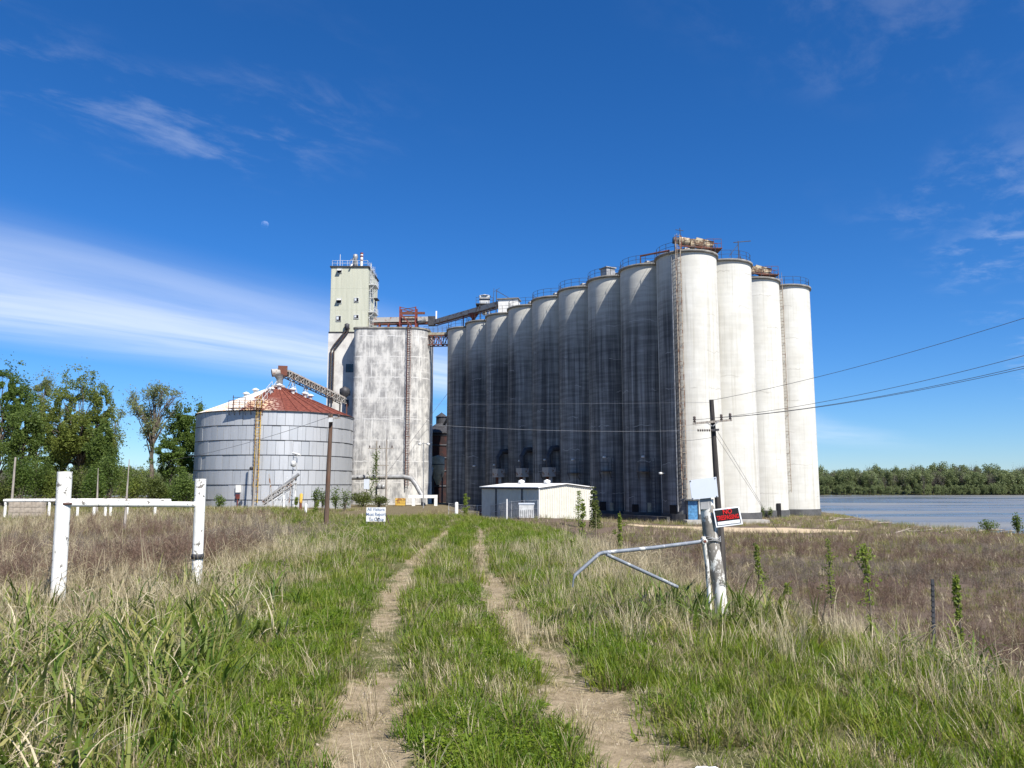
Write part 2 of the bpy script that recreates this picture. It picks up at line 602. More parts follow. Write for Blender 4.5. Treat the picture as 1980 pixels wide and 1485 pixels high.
@mat('chipped_white_paint')
def _(g):
    p = g.obj()
    x, y, z = g.sep(p)
    n1 = g.noise(p, 9.0, 7, 0.68, 0.3)
    n2 = g.noise(g.comb(g.m('MULTIPLY', x, 3.0), g.m('MULTIPLY', y, 3.0), g.m('MULTIPLY', z, 1.1)), 1.0, 3)
    chip = g.rmp(g.m('ADD', n1, g.m('MULTIPLY', n2, 0.35)), 0.752, 0.775)
    bare = g.mix(g.noise(p, 25.0, 3), (0.10, 0.095, 0.085), (0.24, 0.22, 0.19))
    w = g.mix(g.rmp(g.noise(p, 3.0, 5), 0.4, 0.75), (0.80, 0.79, 0.74), (0.66, 0.64, 0.57))
    return g.pbr(g.mix(chip, w, bare), 0.6, 0.0, g.bump(g.m('SUBTRACT', n1, chip), 0.3, 0.004))


@mat('weathered_post_paint')
def _(g):
    p = g.obj()
    x, y, z = g.sep(p)
    n1 = g.noise(g.comb(g.m('MULTIPLY', x, 7.0), g.m('MULTIPLY', y, 7.0), g.m('MULTIPLY', z, 3.5)), 1.0, 7, 0.7, 0.4)
    chip = g.rmp(n1, 0.47, 0.51)
    bare = g.mix(g.noise(p, 20.0, 4), (0.13, 0.12, 0.105), (0.30, 0.275, 0.235))
    w = g.mix(g.noise(p, 4.0, 5), (0.80, 0.785, 0.73), (0.62, 0.60, 0.54))
    return g.pbr(g.mix(chip, w, bare), 0.75, 0.0, g.bump(n1, 0.4, 0.006))


@mat('gate_pipe_paint')
def _(g):
    p = g.obj()
    n1 = g.noise(p, 5.0, 7, 0.7, 0.4)
    chip = g.rmp(n1, 0.36, 0.44)
    bare = g.mix(g.noise(p, 18.0, 4), (0.12, 0.13, 0.15), (0.25, 0.28, 0.32))
    return g.pbr(g.mix(chip, (0.50, 0.50, 0.48), bare), 0.6, 0.2, g.bump(n1, 0.3, 0.004))


@mat('pole_wood')
def _(g):
    x, y, z = g.sep(g.obj())
    n = g.noise(g.comb(g.m('MULTIPLY', x, 22.0), g.m('MULTIPLY', y, 22.0), g.m('MULTIPLY', z, 0.8)), 1.0, 5, 0.65)
    c = g.mix(g.rmp(n, 0.3, 0.7), (0.045, 0.03, 0.022), (0.15, 0.10, 0.07))
    c = g.mix(g.rmp(g.noise(g.obj(), 0.8, 4), 0.45, 0.65, 0, 0.4), c, (0.14, 0.055, 0.03))
    return g.pbr(c, 0.9, 0.0, g.bump(n, 0.5, 0.01))


@mat('pole_dark')
def _(g):
    x, y, z = g.sep(g.obj())
    n = g.noise(g.comb(g.m('MULTIPLY', x, 22.0), g.m('MULTIPLY', y, 22.0), g.m('MULTIPLY', z, 0.8)), 1.0, 5, 0.65)
    return g.pbr(g.mix(g.rmp(n, 0.3, 0.7), (0.022, 0.021, 0.020), (0.085, 0.075, 0.066)), 0.9, 0.0, g.bump(n, 0.5, 0.01))


@mat('grey_wood')
def _(g):
    x, y, z = g.sep(g.obj())
    n = g.noise(g.comb(g.m('MULTIPLY', x, 22.0), g.m('MULTIPLY', y, 22.0), g.m('MULTIPLY', z, 1.2)), 1.0, 5, 0.65)
    return g.pbr(g.mix(g.rmp(n, 0.3, 0.7), (0.16, 0.14, 0.12), (0.40, 0.36, 0.31)), 0.9, 0.0, g.bump(n, 0.5, 0.01))


@mat('bark')
def _(g):
    x, y, z = g.sep(g.pos())
    n = g.noise(g.comb(g.m('MULTIPLY', x, 6.0), g.m('MULTIPLY', y, 6.0), g.m('MULTIPLY', z, 1.5)), 1.0, 5, 0.65)
    return g.pbr(g.mix(g.rmp(n, 0.3, 0.7), (0.06, 0.05, 0.04), (0.19, 0.16, 0.13)), 0.95, 0.0, g.bump(n, 0.6, 0.03), 0.1)


def leafy(name, dark, light, trans=0.35, rough=0.55, scale=0.45):
    @mat(name)
    def _(g):
        r = g.island()
        cl = g.noise(g.pos(), scale, 3)
        f = g.m('ADD', g.m('MULTIPLY', r, 0.6), g.m('MULTIPLY', g.rmp(cl, 0.3, 0.7), 0.4))
        c = g.mix(f, dark, light)
        a = g.pbr(c, rough, 0.0, None, 0.25)
        t = g.n('ShaderNodeBsdfTranslucent')
        g.put(t.inputs[0], g.mix(0.5, c, [min(1, q * 1.7) for q in light]))
        mx = g.n('ShaderNodeMixShader')
        mx.inputs[0].default_value = trans
        g.t.links.new(a, mx.inputs[1]); g.t.links.new(t.outputs[0], mx.inputs[2])
        return mx.outputs[0]


def blade_mat(name, stops, trans=0.3, tip=None):
    """stops: colours picked per tuft and per blade"""
    @mat(name)
    def _(g):
        r, i = g.rand(), g.island()
        f = g.m('ADD', g.m('MULTIPLY', r, 0.55), g.m('MULTIPLY', i, 0.45))
        cr = g.n('ShaderNodeValToRGB')
        el = cr.color_ramp.elements
        el[0].position, el[0].color = 0.12, (*stops[0], 1)
        el[1].position, el[1].color = 0.9, (*stops[-1], 1)
        for k, sc in enumerate(stops[1:-1]):
            e = el.new(0.12 + 0.78 * (k + 1) / (len(stops) - 1))
            e.color = (*sc, 1)
        g.put(cr.inputs[0], f)
        c = cr.outputs[0]
        a = g.pbr(c, 0.5, 0.0, None, 0.25)
        t = g.n('ShaderNodeBsdfTranslucent')
        g.put(t.inputs[0], g.mix(1.0, c, (1.6, 1.6, 1.1), 'MULTIPLY'))
        mx = g.n('ShaderNodeMixShader')
        mx.inputs[0].default_value = trans
        g.t.links.new(a, mx.inputs[1]); g.t.links.new(t.outputs[0], mx.inputs[2])
        return mx.outputs[0]


leafy('leaf_dark', (0.042, 0.074, 0.018), (0.145, 0.21, 0.042), 0.5)
leafy('leaf_mid', (0.05, 0.085, 0.02), (0.15, 0.205, 0.045), 0.45)
leafy('leaf_olive', (0.085, 0.112, 0.024), (0.215, 0.255, 0.056), 0.5)
leafy('leaf_pale', (0.11, 0.135, 0.05), (0.25, 0.275, 0.11), 0.45)
leafy('leaf_bush', (0.045, 0.065, 0.015), (0.125, 0.15, 0.035))
leafy('leaf_sapling', (0.105, 0.155, 0.022), (0.25, 0.30, 0.055), 0.45, scale=3.0)
leafy('leaf_far_hazy', (0.10, 0.13, 0.05), (0.20, 0.235, 0.10), 0.3, scale=0.06)  # paled and greyed: far-bank haze put into the leaf colour
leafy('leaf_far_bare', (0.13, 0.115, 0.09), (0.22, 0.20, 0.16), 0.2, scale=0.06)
blade_mat('grass_green', [(0.08, 0.125, 0.010), (0.14, 0.195, 0.016), (0.20, 0.25, 0.026), (0.30, 0.285, 0.08)], 0.45)
blade_mat('grass_lush', [(0.065, 0.125, 0.010), (0.12, 0.19, 0.015), (0.18, 0.25, 0.024)], 0.45)
blade_mat('grass_broad', [(0.045, 0.085, 0.012), (0.085, 0.135, 0.02), (0.15, 0.19, 0.034), (0.30, 0.275, 0.10)], 0.3)
blade_mat('grass_straw', [(0.20, 0.16, 0.095), (0.34, 0.285, 0.175), (0.47, 0.40, 0.26), (0.56, 0.49, 0.34)], 0.2)
blade_mat('grass_olive', [(0.14, 0.125, 0.055), (0.22, 0.19, 0.085), (0.30, 0.25, 0.125)], 0.25)
blade_mat('weed_brown', [(0.09, 0.058, 0.042), (0.145, 0.092, 0.066), (0.195, 0.132, 0.095)], 0.12)
blade_mat('weed_grey', [(0.11, 0.088, 0.07), (0.17, 0.138, 0.108), (0.25, 0.21, 0.165)], 0.12)
blade_mat('clover', [(0.085, 0.14, 0.010), (0.145, 0.205, 0.016), (0.21, 0.265, 0.028)], 0.45)

flat('foundation_concrete', (0.075, 0.075, 0.075), 0.9, var=0.35, scale=0.8)
flat('pad_concrete', (0.36, 0.34, 0.30), 0.9, var=0.25)
flat('slab_edge', (0.20, 0.19, 0.17), 0.9, var=0.3)
flat('dark_void', (0.012, 0.012, 0.013), 0.95)
flat('dark_steel', (0.055, 0.055, 0.06), 0.6, 0.3, 0.3)
flat('black_paint', (0.015, 0.015, 0.016), 0.5)
flat('tar', (0.03, 0.03, 0.032), 0.8, var=0.3)
flat('white_paint', (0.68, 0.67, 0.63), 0.6, var=0.08)
flat('bluish_white', (0.53, 0.57, 0.63), 0.45, var=0.04)
flat('red_paint', (0.62, 0.02, 0.02), 0.5, var=0.05)
flat('sign_blue', (0.10, 0.16, 0.30), 0.6)
flat('blue_door_paint', (0.09, 0.24, 0.42), 0.6, var=0.3, scale=4)
flat('cream_sheet', (0.55, 0.53, 0.45), 0.55, var=0.06)
flat('roof_white_sheet', (0.72, 0.71, 0.68), 0.5, var=0.08)
flat('grey_metal', (0.30, 0.30, 0.295), 0.55, 0.3, 0.25)
flat('pale_metal', (0.55, 0.55, 0.53), 0.5, 0.2, 0.2)
flat('glass_dark', (0.02, 0.022, 0.026), 0.15, spec=0.6)
flat('tan_tank', (0.30, 0.27, 0.19), 0.7, var=0.2)
flat('wire', (0.09, 0.09, 0.095), 0.6)
flat('wire_light', (0.26, 0.27, 0.29), 0.5)
flat('insulator', (0.08, 0.06, 0.05), 0.3)
flat('log_wood', (0.27, 0.23, 0.185), 0.9, var=0.35, scale=3)
flat('pebble', (0.30, 0.25, 0.19), 0.9, var=0.4, scale=20)
flat('plastic_white', (0.80, 0.81, 0.83), 0.4, var=0.05)
flat('brick_block', (0.34, 0.29, 0.23), 0.9, var=0.3, scale=3)
rusted('yellow_paint', (0.55, 0.36, 0.07), (0.28, 0.13, 0.04), 0.45, 1.2)
rusted('rusty_steel', (0.10, 0.07, 0.06), (0.13, 0.045, 0.028), 0.55)
rusted('red_lead_steel', (0.12, 0.03, 0.028), (0.20, 0.045, 0.03), 0.5)
rusted('rusty_galv', (0.36, 0.345, 0.32), (0.20, 0.10, 0.055), 0.42)
rusted('ladder_rust', (0.33, 0.28, 0.22), (0.15, 0.085, 0.055), 0.47)
rusted('motor_tan', (0.48, 0.40, 0.27), (0.12, 0.07, 0.04), 0.5, 1.0)
rusted('pipe_dark', (0.06, 0.05, 0.045), (0.085, 0.045, 0.035), 0.45)
rusted('dryer_red_shaded', (0.022, 0.012, 0.012), (0.04, 0.014, 0.012), 0.5, 0.8)  # red darkened so the shade of the gap sits in the colour


@mat('moon_rock')
def _(g):
    e = g.n('ShaderNodeBsdfDiffuse')
    g.put(e.inputs[0], g.mix(g.rmp(g.noise(g.obj(), 0.035, 4), 0.4, 0.65), (0.03, 0.03, 0.032), (0.085, 0.085, 0.085)))
    t = g.n('ShaderNodeBsdfTransparent')
    a = g.n('ShaderNodeAddShader')
    g.t.links.new(e.outputs[0], a.inputs[0]); g.t.links.new(t.outputs[0], a.inputs[1])
    mx = g.n('ShaderNodeMixShader')                       # only the near side of the globe shows
    g.t.links.new(g.n('ShaderNodeNewGeometry').outputs['Backfacing'], mx.inputs[0])
    g.t.links.new(a.outputs[0], mx.inputs[1]); g.t.links.new(t.outputs[0], mx.inputs[2])
    return mx.outputs[0]


@mat('river_water')
def _(g):
    x, y, z = g.sep(g.pos())
    big = g.noise(g.comb(g.m('MULTIPLY', x, 0.006), g.m('MULTIPLY', y, 0.03), 0.0), 1.0, 4, 0.6, 0.6)
    rip = g.noise(g.comb(g.m('MULTIPLY', x, 0.5), g.m('MULTIPLY', y, 0.9), 0.0), 1.0, 4, 0.6)
    rip2 = g.noise(g.comb(g.m('MULTIPLY', x, 0.03), g.m('MULTIPLY', y, 0.12), 4.0), 1.0, 4, 0.65)
    hgt = g.m('ADD', g.m('MULTIPLY', rip, g.rmp(big, 0.35, 0.65, 0.35, 1.0)), g.m('MULTIPLY', rip2, 2.0))
    c = g.mix(g.rmp(big, 0.35, 0.65), (0.13, 0.13, 0.12), (0.21, 0.21, 0.195))
    return g.pbr(c, g.rmp(big, 0.38, 0.62, 0.12, 0.5), 0.0, g.bump(hgt, 0.8, 0.6), 0.5)


@mat('ground_soil')
def _(g):
    p = g.pos()
    x, y, z = g.sep(p)
    n1 = g.noise(p, 0.6, 7, 0.65)
    n2 = g.noise(p, 6.0, 6, 0.7)
    n3 = g.noise(p, 38.0, 4, 0.7)
    track, green, sand, brown = g.attr('track'), g.attr('green'), g.attr('sand'), g.attr('brown')
    straw = g.mix(g.rmp(n3, 0.3, 0.7), (0.075, 0.062, 0.035), (0.20, 0.165, 0.10))  # thatch colour darkened to paint in the shade between plants
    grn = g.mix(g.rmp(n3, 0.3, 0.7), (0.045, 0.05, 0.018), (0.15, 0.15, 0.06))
    brn = g.mix(n2, (0.085, 0.062, 0.045), (0.165, 0.125, 0.095))
    dirt_shade = g.mix(g.rmp(n2, 0.3, 0.7), (0.20, 0.155, 0.095), (0.35, 0.28, 0.185))
    dirt_shade = g.mix(g.rmp(n3, 0.5, 0.75, 0, 0.5), dirt_shade, (0.15, 0.125, 0.075))
    sa = g.mix(n2, (0.40, 0.30, 0.19), (0.56, 0.45, 0.31))
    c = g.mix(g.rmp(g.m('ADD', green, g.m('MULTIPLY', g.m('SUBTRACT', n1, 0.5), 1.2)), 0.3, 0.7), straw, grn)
    c = g.mix(g.rmp(g.m('ADD', brown, g.m('MULTIPLY', g.m('SUBTRACT', n1, 0.5), 0.8)), 0.3, 0.7), c, brn)
    tm = g.rmp(g.m('ADD', track, g.m('ADD', g.m('MULTIPLY', g.m('SUBTRACT', n1, 0.5), 1.0), g.m('MULTIPLY', g.m('SUBTRACT', n2, 0.5), 0.9))), 0.38, 0.62)
    c = g.mix(tm, c, dirt_shade)
    c = g.mix(g.rmp(g.m('ADD', sand, g.m('MULTIPLY', g.m('SUBTRACT', n2, 0.5), 0.5)), 0.4, 0.6), c, sa)
    h = g.m('ADD', n2, g.m('MULTIPLY', n3, 0.6))
    return g.pbr(c, 0.95, 0.0, g.bump(h, 0.8, 0.03), 0.1)


# ---------------------------------------------------------------- ground, water
def make_ground():
    xs = graded(-4200, 4200, -9, 8, 0.14, 1.06)
    ys = graded(-120, 7000, 2.0, 20, 0.14, 1.035)
    X, Y = np.meshgrid(xs, ys)
    Z = ground(X, Y)
    nx, ny = len(xs), len(ys)
    me = bpy.data.meshes.new('ground')
    v = np.stack([X, Y, Z], -1).reshape(-1, 3).astype(np.float32)
    me.vertices.add(len(v)); me.vertices.foreach_set('co', v.ravel())
    i = np.arange((nx - 1) * (ny - 1))
    a = (i // (nx - 1)) * nx + i % (nx - 1)
    q = np.stack([a, a + 1, a + nx + 1, a + nx], -1).astype(np.int32)
    me.loops.add(q.size); me.loops.foreach_set('vertex_index', q.ravel())
    me.polygons.add(len(q))
    me.polygons.foreach_set('loop_start', np.arange(0, q.size, 4, dtype=np.int32))
    me.polygons.foreach_set('loop_total', np.full(len(q), 4, dtype=np.int32))
    me.polygons.foreach_set('use_smooth', np.ones(len(q), dtype=bool))
    me.update(calc_edges=True)
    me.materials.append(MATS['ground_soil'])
    x, y = v[:, 0], v[:, 1]
    for nm, arr in zip(('track', 'green', 'sand', 'brown'), cover(x, y)):
        at_ = me.attributes.new(nm, 'FLOAT', 'POINT')
        at_.data.foreach_set('value', np.asarray(arr, dtype=np.float32))
    return tag(link('ground', me), 'grassy ground with two wheel ruts leading towards the silos', None, None, 'structure')


def cover(x, y):
    """what grows where: bare wheel track, green grass, sand, brown dead weeds (0..1 each)"""
    dxr = x - road_x(y)
    tw = (0.34 + 0.12 * (fbm(x, y, 2.5, 8) - 0.5)) * (1 + 0.35 * sstep(8.5, 5.5, y) * (dxr > 0))
    track = np.maximum(np.exp(-((dxr + 0.86) / tw) ** 2), np.exp(-((dxr - 0.86) / tw) ** 2))
    bare_r = np.interp(y, [0, 5.6, 7, 12, 20, 30, 45], [1.25, 1.2, 0.55, 0.8, 0.75, 0.85, 0.6])      # worn patches along each rut
    bare_l = np.interp(y, [0, 4.5, 6.2, 7.5, 12, 17, 22, 30, 45], [0.75, 0.95, 0.9, 0.55, 0.6, 0.85, 0.6, 0.85, 0.6])
    track = track * sstep(85, 40, y) * np.where(dxr > 0, bare_r, bare_l) * (0.62 + 0.5 * sstep(0.35, 0.6, fbm(x, y, 1.8, 9)))
    wide = np.interp(y, [0, 8, 13, 20, 45, 70, 90], [4.6, 4.3, 3.6, 3.2, 6.0, 9.0, 9.0])
    wl = np.interp(y, [0, 8, 20, 32, 50, 90], [4.0, 3.6, 4.2, 6.5, 12.0, 16.0])
    green = np.where(dxr > 0, sstep(wide + 1.2, wide - 0.8, dxr), sstep(wl + 1.5, wl - 1.0, -dxr))
    green = np.maximum(green * sstep(95, 70, y), sstep(400, 500, y))
    pad = sstep(3.0, 0.0, np.abs(y - (80.0 - 0.25 * (x - 14))) - 1.2) * sstep(10, 13, x) * sstep(30, 26, x)
    pad2 = sstep(1.25, 0.75, np.hypot((x - 24.5) / 7.5, (y - 73.0) / 4.5))
    sand = np.maximum(pad, pad2)
    brown = np.where(dxr > 0, sstep(3.6, 5.5, dxr) * sstep(8, 12, y), sstep(7.0, 9.0, -dxr) * (0.35 + 0.65 * sstep(20, 5, -x - 8))) * sstep(110, 90, y)
    return track, green, sand, brown


def rut(x, y):
    """1 in the middle of a wheel rut"""
    d_ = x - road_x(y)
    w_ = (0.34 + 0.12 * (fbm(x, y, 1.2, 18) - 0.5)) * (1 + 0.35 * sstep(8.5, 5.5, y) * (d_ > 0))
    return np.maximum(np.exp(-((d_ + 0.86) / w_) ** 2), np.exp(-((d_ - 0.86) / w_) ** 2)) * sstep(75, 45, y)


make_ground()
w = MB()
w.add([(-4200, -130, WATER), (4200, -130, WATER), (4200, 7000, WATER), (-4200, 7000, WATER)], [(0, 1, 2, 3)])
tag(w.build('river', 'river_water'), 'wide calm grey-blue river behind the silos', None, None, 'structure')
# ---------------------------------------------------------------- concrete silos
SR, STOP, SBASE = 3.6, 28.93, -2.9
ROWD = Vector((-3.665, 5.683, 0)).normalized()
ROWP = Vector((ROWD.y, -ROWD.x, 0))
SILO = [Vector((21.331 - 3.665 * i, 92.437 + 5.683 * i, SBASE)) for i in range(9)]
SILO += [Vector((26.71, 96.27, SBASE)), Vector((33.12, 104.74, SBASE)), Vector((38.75, 108.56, SBASE))]
SH = STOP - SBASE


def surf(px, py, c, r=SR):
    """point of an upright round wall that the photograph shows at (px, py)"""
    q = at(px, py, 1.0)
    k = q.x
    a, b, cc = k * k + 1, -2 * (k * c.x + c.y), c.x ** 2 + c.y ** 2 - r * r
    t = (-b - math.sqrt(max(0.0, b * b - 4 * a * cc))) / (2 * a)
    return at(px, py, t)


ORD = ['', 'second', 'third', 'fourth', 'fifth', 'sixth', 'seventh', 'eighth', 'ninth and last']
silo_labels = ['tall pale concrete silo with a caged ladder and a blue door at its foot']
silo_labels += [f'weathered, shade-darkened concrete silo, {ORD[i]} of the long row counted from the blue-door silo' for i in range(1, 9)]
silo_labels += ['clean cream concrete silo joined to the river side of the blue-door silo',
                'clean cream concrete silo with a tan motor on its roof and narrow black doorway',
                'outermost cream concrete silo beside the open river, with a rusty tan caged ladder']


def make_silo():
    root = thing('concrete_silo', (0, 0, 0), silo_labels[0], 'silo', 'concrete grain silos')
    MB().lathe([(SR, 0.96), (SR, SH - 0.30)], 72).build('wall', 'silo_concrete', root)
    b = MB().lathe([(SR - 0.1, SH - 0.301), (SR + 0.24, SH - 0.30), (SR + 0.24, SH - 0.02), (SR + 0.18, SH), (0.01, SH + 0.12)], 72)
    b.build('roof_slab', 'slab_edge', root)
    MB().lathe([(SR + 0.14, -0.8), (SR + 0.14, 0.95), (SR - 0.05, 0.97)], 48, smooth=False).build('foundation', 'foundation_concrete', root)
    rl = MB()
    for z in (0.55, 1.05):
        rl.tube([(3.55 * math.cos(a), 3.55 * math.sin(a), SH + 0.05 + z) for a in np.linspace(R(120), R(390), 40)], 0.021, 4)
    for a in np.linspace(R(120), R(390), 15):
        rl.tube([(3.55 * math.cos(a), 3.55 * math.sin(a), SH), (3.55 * math.cos(a), 3.55 * math.sin(a), SH + 1.12)], 0.03, 4)
    rl.build('guard_rail', 'dark_steel', root)
    return root


proto = make_silo()
silos = []
for i, c in enumerate(SILO):
    o = proto if i == 0 else copy_tree(proto)
    o.location = c
    o['label'] = silo_labels[i]
    ORIGIN[o] = c
    silos.append(o)
    wall = [k for k in o.children if k.name.startswith('wall')][0]
    # amount of black weathering and painted shade, angle where both stop
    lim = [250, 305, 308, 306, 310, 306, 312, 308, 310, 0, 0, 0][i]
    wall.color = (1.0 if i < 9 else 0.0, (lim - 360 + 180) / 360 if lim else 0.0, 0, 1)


def ladder(root, name, c, ang, z0, z1, m, width=0.5, off=0.28, cage=True, hoop=1.2, rad=SR):
    b = MB()
    n = Vector((math.cos(ang), math.sin(ang), 0))
    t = Vector((-n.y, n.x, 0))
    base = Vector((c.x, c.y, 0)) + n * (rad + off)
    for s in (-1, 1):
        b.bar(base + t * s * width / 2 + Vector((0, 0, z0)), base + t * s * width / 2 + Vector((0, 0, z1)), 0.07)
    z = z0 + 0.2
    while z < z1:
        b.bar(base - t * width / 2 + Vector((0, 0, z)), base + t * width / 2 + Vector((0, 0, z)), 0.035)
        z += 0.42
    z = z0 + 0.5
    while z < z1:
        for s in (-1, 1):
            b.bar(base + t * s * width / 2 + Vector((0, 0, z)), base + t * s * width / 2 - n * (off + 0.02) + Vector((0, 0, z)), 0.05)
        z += 2.5
    o = b.build(name, m, root)
    if cage:
        b = MB()
        z = z0 + 2.2
        while z < z1 + 0.9:
            b.tube([base + t * (width * 0.58 * math.cos(a)) + n * (0.5 * math.sin(a)) + Vector((0, 0, z)) for a in np.linspace(0, math.pi, 9)], 0.026, 4)
            z += hoop
        for a in (0.5, 1.57, 2.64):
            q = base + t * (width * 0.58 * math.cos(a)) + n * (0.5 * math.sin(a))
            b.bar(q + Vector((0, 0, z0 + 2.2)), q + Vector((0, 0, z1 + 0.9)), 0.035)
        k = b.build('safety_cage', m, o)
    return o


def angle_at(px, py, c, r=SR):
    p = surf(px, py, c, r)
    return math.atan2(p.y - c.y, p.x - c.x)


# ladder on the first silo, rusty; dark conduit beside it
a0 = angle_at(1319, 720, SILO[0])
ladder(silos[0], 'ladder', SILO[0], a0, -0.2, STOP + 0.9, 'ladder_rust', 0.55, 0.3, True, 1.5)
a1 = angle_at(1305, 720, SILO[0])
n = Vector((math.cos(a1), math.sin(a1), 0))
q = SILO[0] + n * (SR + 0.09)
MB().tube([(q.x, q.y, SBASE + 1.2), (q.x, q.y, STOP - 0.5)], 0.085, 8).build('conduit', 'grey_metal', silos[0])
gate = MB()
for s in (-1, 1):
    e = SILO[0] + Vector((math.cos(a0 + s * 0.09), math.sin(a0 + s * 0.09), 0)) * (SR + 0.1)
    gate.bar((e.x, e.y, STOP), (e.x, e.y, STOP + 1.7), 0.11)
gate.build('ladder_gate_post', 'rusty_steel', silos[0])
a2 = angle_at(1516, 740, SILO[11])
ladder(silos[11], 'ladder', SILO[11], a2, 0.3, STOP + 0.6, 'ladder_rust', 0.75, 0.45, True, 1.5)


def wall_plate(root, name, c, px, py, w, h, m, out=0.08, r=SR, depth=0.14):
    p = surf(px, py, c, r)
    n = Vector((p.x - c.x, p.y - c.y, 0)).normalized()
    b = MB().box(p + n * (out - depth / 2 + 0.02), (depth, w, h), math.atan2(n.y, n.x))
    return b.build(name, m, root), p, n


# blue door with its lintel, steps
dr, p, n = wall_plate(silos[0], 'door', SILO[0], 1340, 987, 1.05, 2.1, 'blue_door_paint', 0.12)
b = MB().box(p + n * 0.2 + Vector((0, 0, 1.2)), (0.5, 1.5, 0.16), math.atan2(n.y, n.x))
b.build('lintel', 'silo_concrete', silos[0])
b = MB()
for s in (-1, 1):
    t = Vector((-n.y, n.x, 0))
    b.box(p + n * 0.1 + t * s * 0.6, (0.2, 0.1, 2.2), math.atan2(n.y, n.x))
b.build('door_frame', 'dark_steel', dr)
wall_plate(silos[0], 'hatch', SILO[0], 1302, 985, 0.9, 1.0, 'dark_void')
wall_plate(silos[1], 'hatch', SILO[1], 1229, 984, 0.9, 1.1, 'dark_void')
wall_plate(silos[1], 'hatch_cover', SILO[1], 1256, 981, 0.45, 1.1, 'tan_tank')
wall_plate(silos[2], 'hatch_cover', SILO[2], 1183, 980, 0.45, 1.1, 'tan_tank')
wall_plate(silos[2], 'hatch', SILO[2], 1166, 979, 0.9, 1.2, 'dark_void')
wall_plate(silos[10], 'doorway', SILO[10], 1511 - 6, 986, 0.6, 1.7, 'dark_void', 0.16)

# floodlights, brackets and service ladders low on the dark walls
for i, px, py in ((7, 920, 901), (6, 960, 899), (5, 1008, 891), (4, 1057, 889), (3, 1111, 889), (2, 1172, 884), (1, 1246, 883), (0, 1286, 915)):
    c = SILO[i]
    p = surf(px, py, c)
    n = Vector((p.x - c.x, p.y - c.y, 0)).normalized()
    t = Vector((-n.y, n.x, 0))
    b = MB()
    b.bar(p - n * 0.05, p + n * 0.55, 0.06)
    b.lathe([(0.02, 0.12), (0.2, 0.1), (0.24, -0.12), (0.05, -0.16)], 10, p + n * 0.6)
    b.build('floodlight', 'pale_metal', silos[i])
    if i in (5, 4, 3, 2, 1):
        b = MB()
        q = p + n * 0.3 + Vector((0, 0, -1.8))
        b.box(q + n * 0.2, (0.9, 1.5, 0.08), math.atan2(n.y, n.x))
        for s in (-1, 1):
            b.bar(q + n * 0.5 + t * s * 0.7, q - n * 0.3 + t * s * 0.7 + Vector((0, 0, -0.9)), 0.06)
            b.bar(q + n * 0.55 + t * s * 0.7, q + n * 0.55 + t * s * 0.7 + Vector((0, 0, 1.1)), 0.05)
        b.bar(q + n * 0.55 - t * 0.7 + Vector((0, 0, 1.1)), q + n * 0.55 + t * 0.7 + Vector((0, 0, 1.1)), 0.05)
        b.build('service_platform', 'dark_steel', silos[i])
        b = MB()
        for s in (0.9, 1.35):
            b.bar(q + n * 0.05 + t * s + Vector((0, 0, -4.6)), q + n * 0.05 + t * s + Vector((0, 0, 1.6)), 0.06)
        for z in np.arange(-4.4, 1.6, 0.4):
            b.bar(q + n * 0.05 + t * 0.9 + Vector((0, 0, z)), q + n * 0.05 + t * 1.35 + Vector((0, 0, z)), 0.04)
        b.build('service_ladder', 'dark_steel', silos[i])

# three aeration blowers standing against the dark row
for k, (i, px) in enumerate(((6, 988), (5, 1037), (4, 1091))):
    # they stand in the notch between two neighbouring silos
    mid = (SILO[i] + SILO[i - 1]) / 2 - ROWP * 3.9
    n = -ROWP
    t = ROWD
    gzv = gz(mid.x, mid.y)
    th = thing('aeration_blower', (mid.x, mid.y, gzv), f'rusty aeration blower with bent duct between the {ORD[i - 1]} and {ORD[i]} dark silos', 'blower', 'aeration blowers')
    z0 = gzv
    MB().tube([mid * 1 + Vector((0, 0, -mid.z + z0 + 6.4)) + n * 0.0, mid + Vector((0, 0, -mid.z + z0 + 8.3)) + n * 0.1, mid + Vector((0, 0, -mid.z + z0 + 9.2)) - n * 0.5, mid + Vector((0, 0, -mid.z + z0 + 9.3)) - n * 1.6], 0.42, 10).build('elbow_duct', 'dark_steel', th)
    MB().box((mid.x, mid.y, z0 + 5.9), (1.3, 1.5, 1.3), math.atan2(n.y, n.x)).build('fan_housing', 'rusty_galv', th)
    for s in (-0.42, 0.42):
        e = mid + t * s
        MB().bar((e.x, e.y, z0 - 0.3), (e.x, e.y, z0 + 5.3), 0.42, 0.34).build('leg', 'rusty_galv' if s < 0 else 'rusty_steel', th)
    MB().lathe([(0.1, 0.4), (0.55, 0.3), (0.6, -0.4), (0.1, -0.5)], 12, (mid.x + n.x * 0.55, mid.y + n.y * 0.55, z0 + 2.2)).build('motor', 'dark_steel', th)

# black tar skirt and concrete apron in front of the row
b = MB()
b.box(((SILO[0] + SILO[8]) / 2 - ROWP * 1.2 + Vector((0, 0, -SBASE - 3.0 + 0.15))), (6.0, 54, 1.1), math.atan2(ROWP.y, ROWP.x))
tag(b.build('foundation_plinth', 'foundation_concrete'), 'black stained plinth running along the foot of the dark silos', 'plinth')
p0 = at(1395, 1012, 87.5)
b = MB().box((24.0, 88.2, gz(24, 88) + 0.12), (9.5, 1.5, 0.6), R(6))
tag(b.build('loading_slab', 'pad_concrete'), 'low concrete slab on the sand in front of the blue door', 'slab')


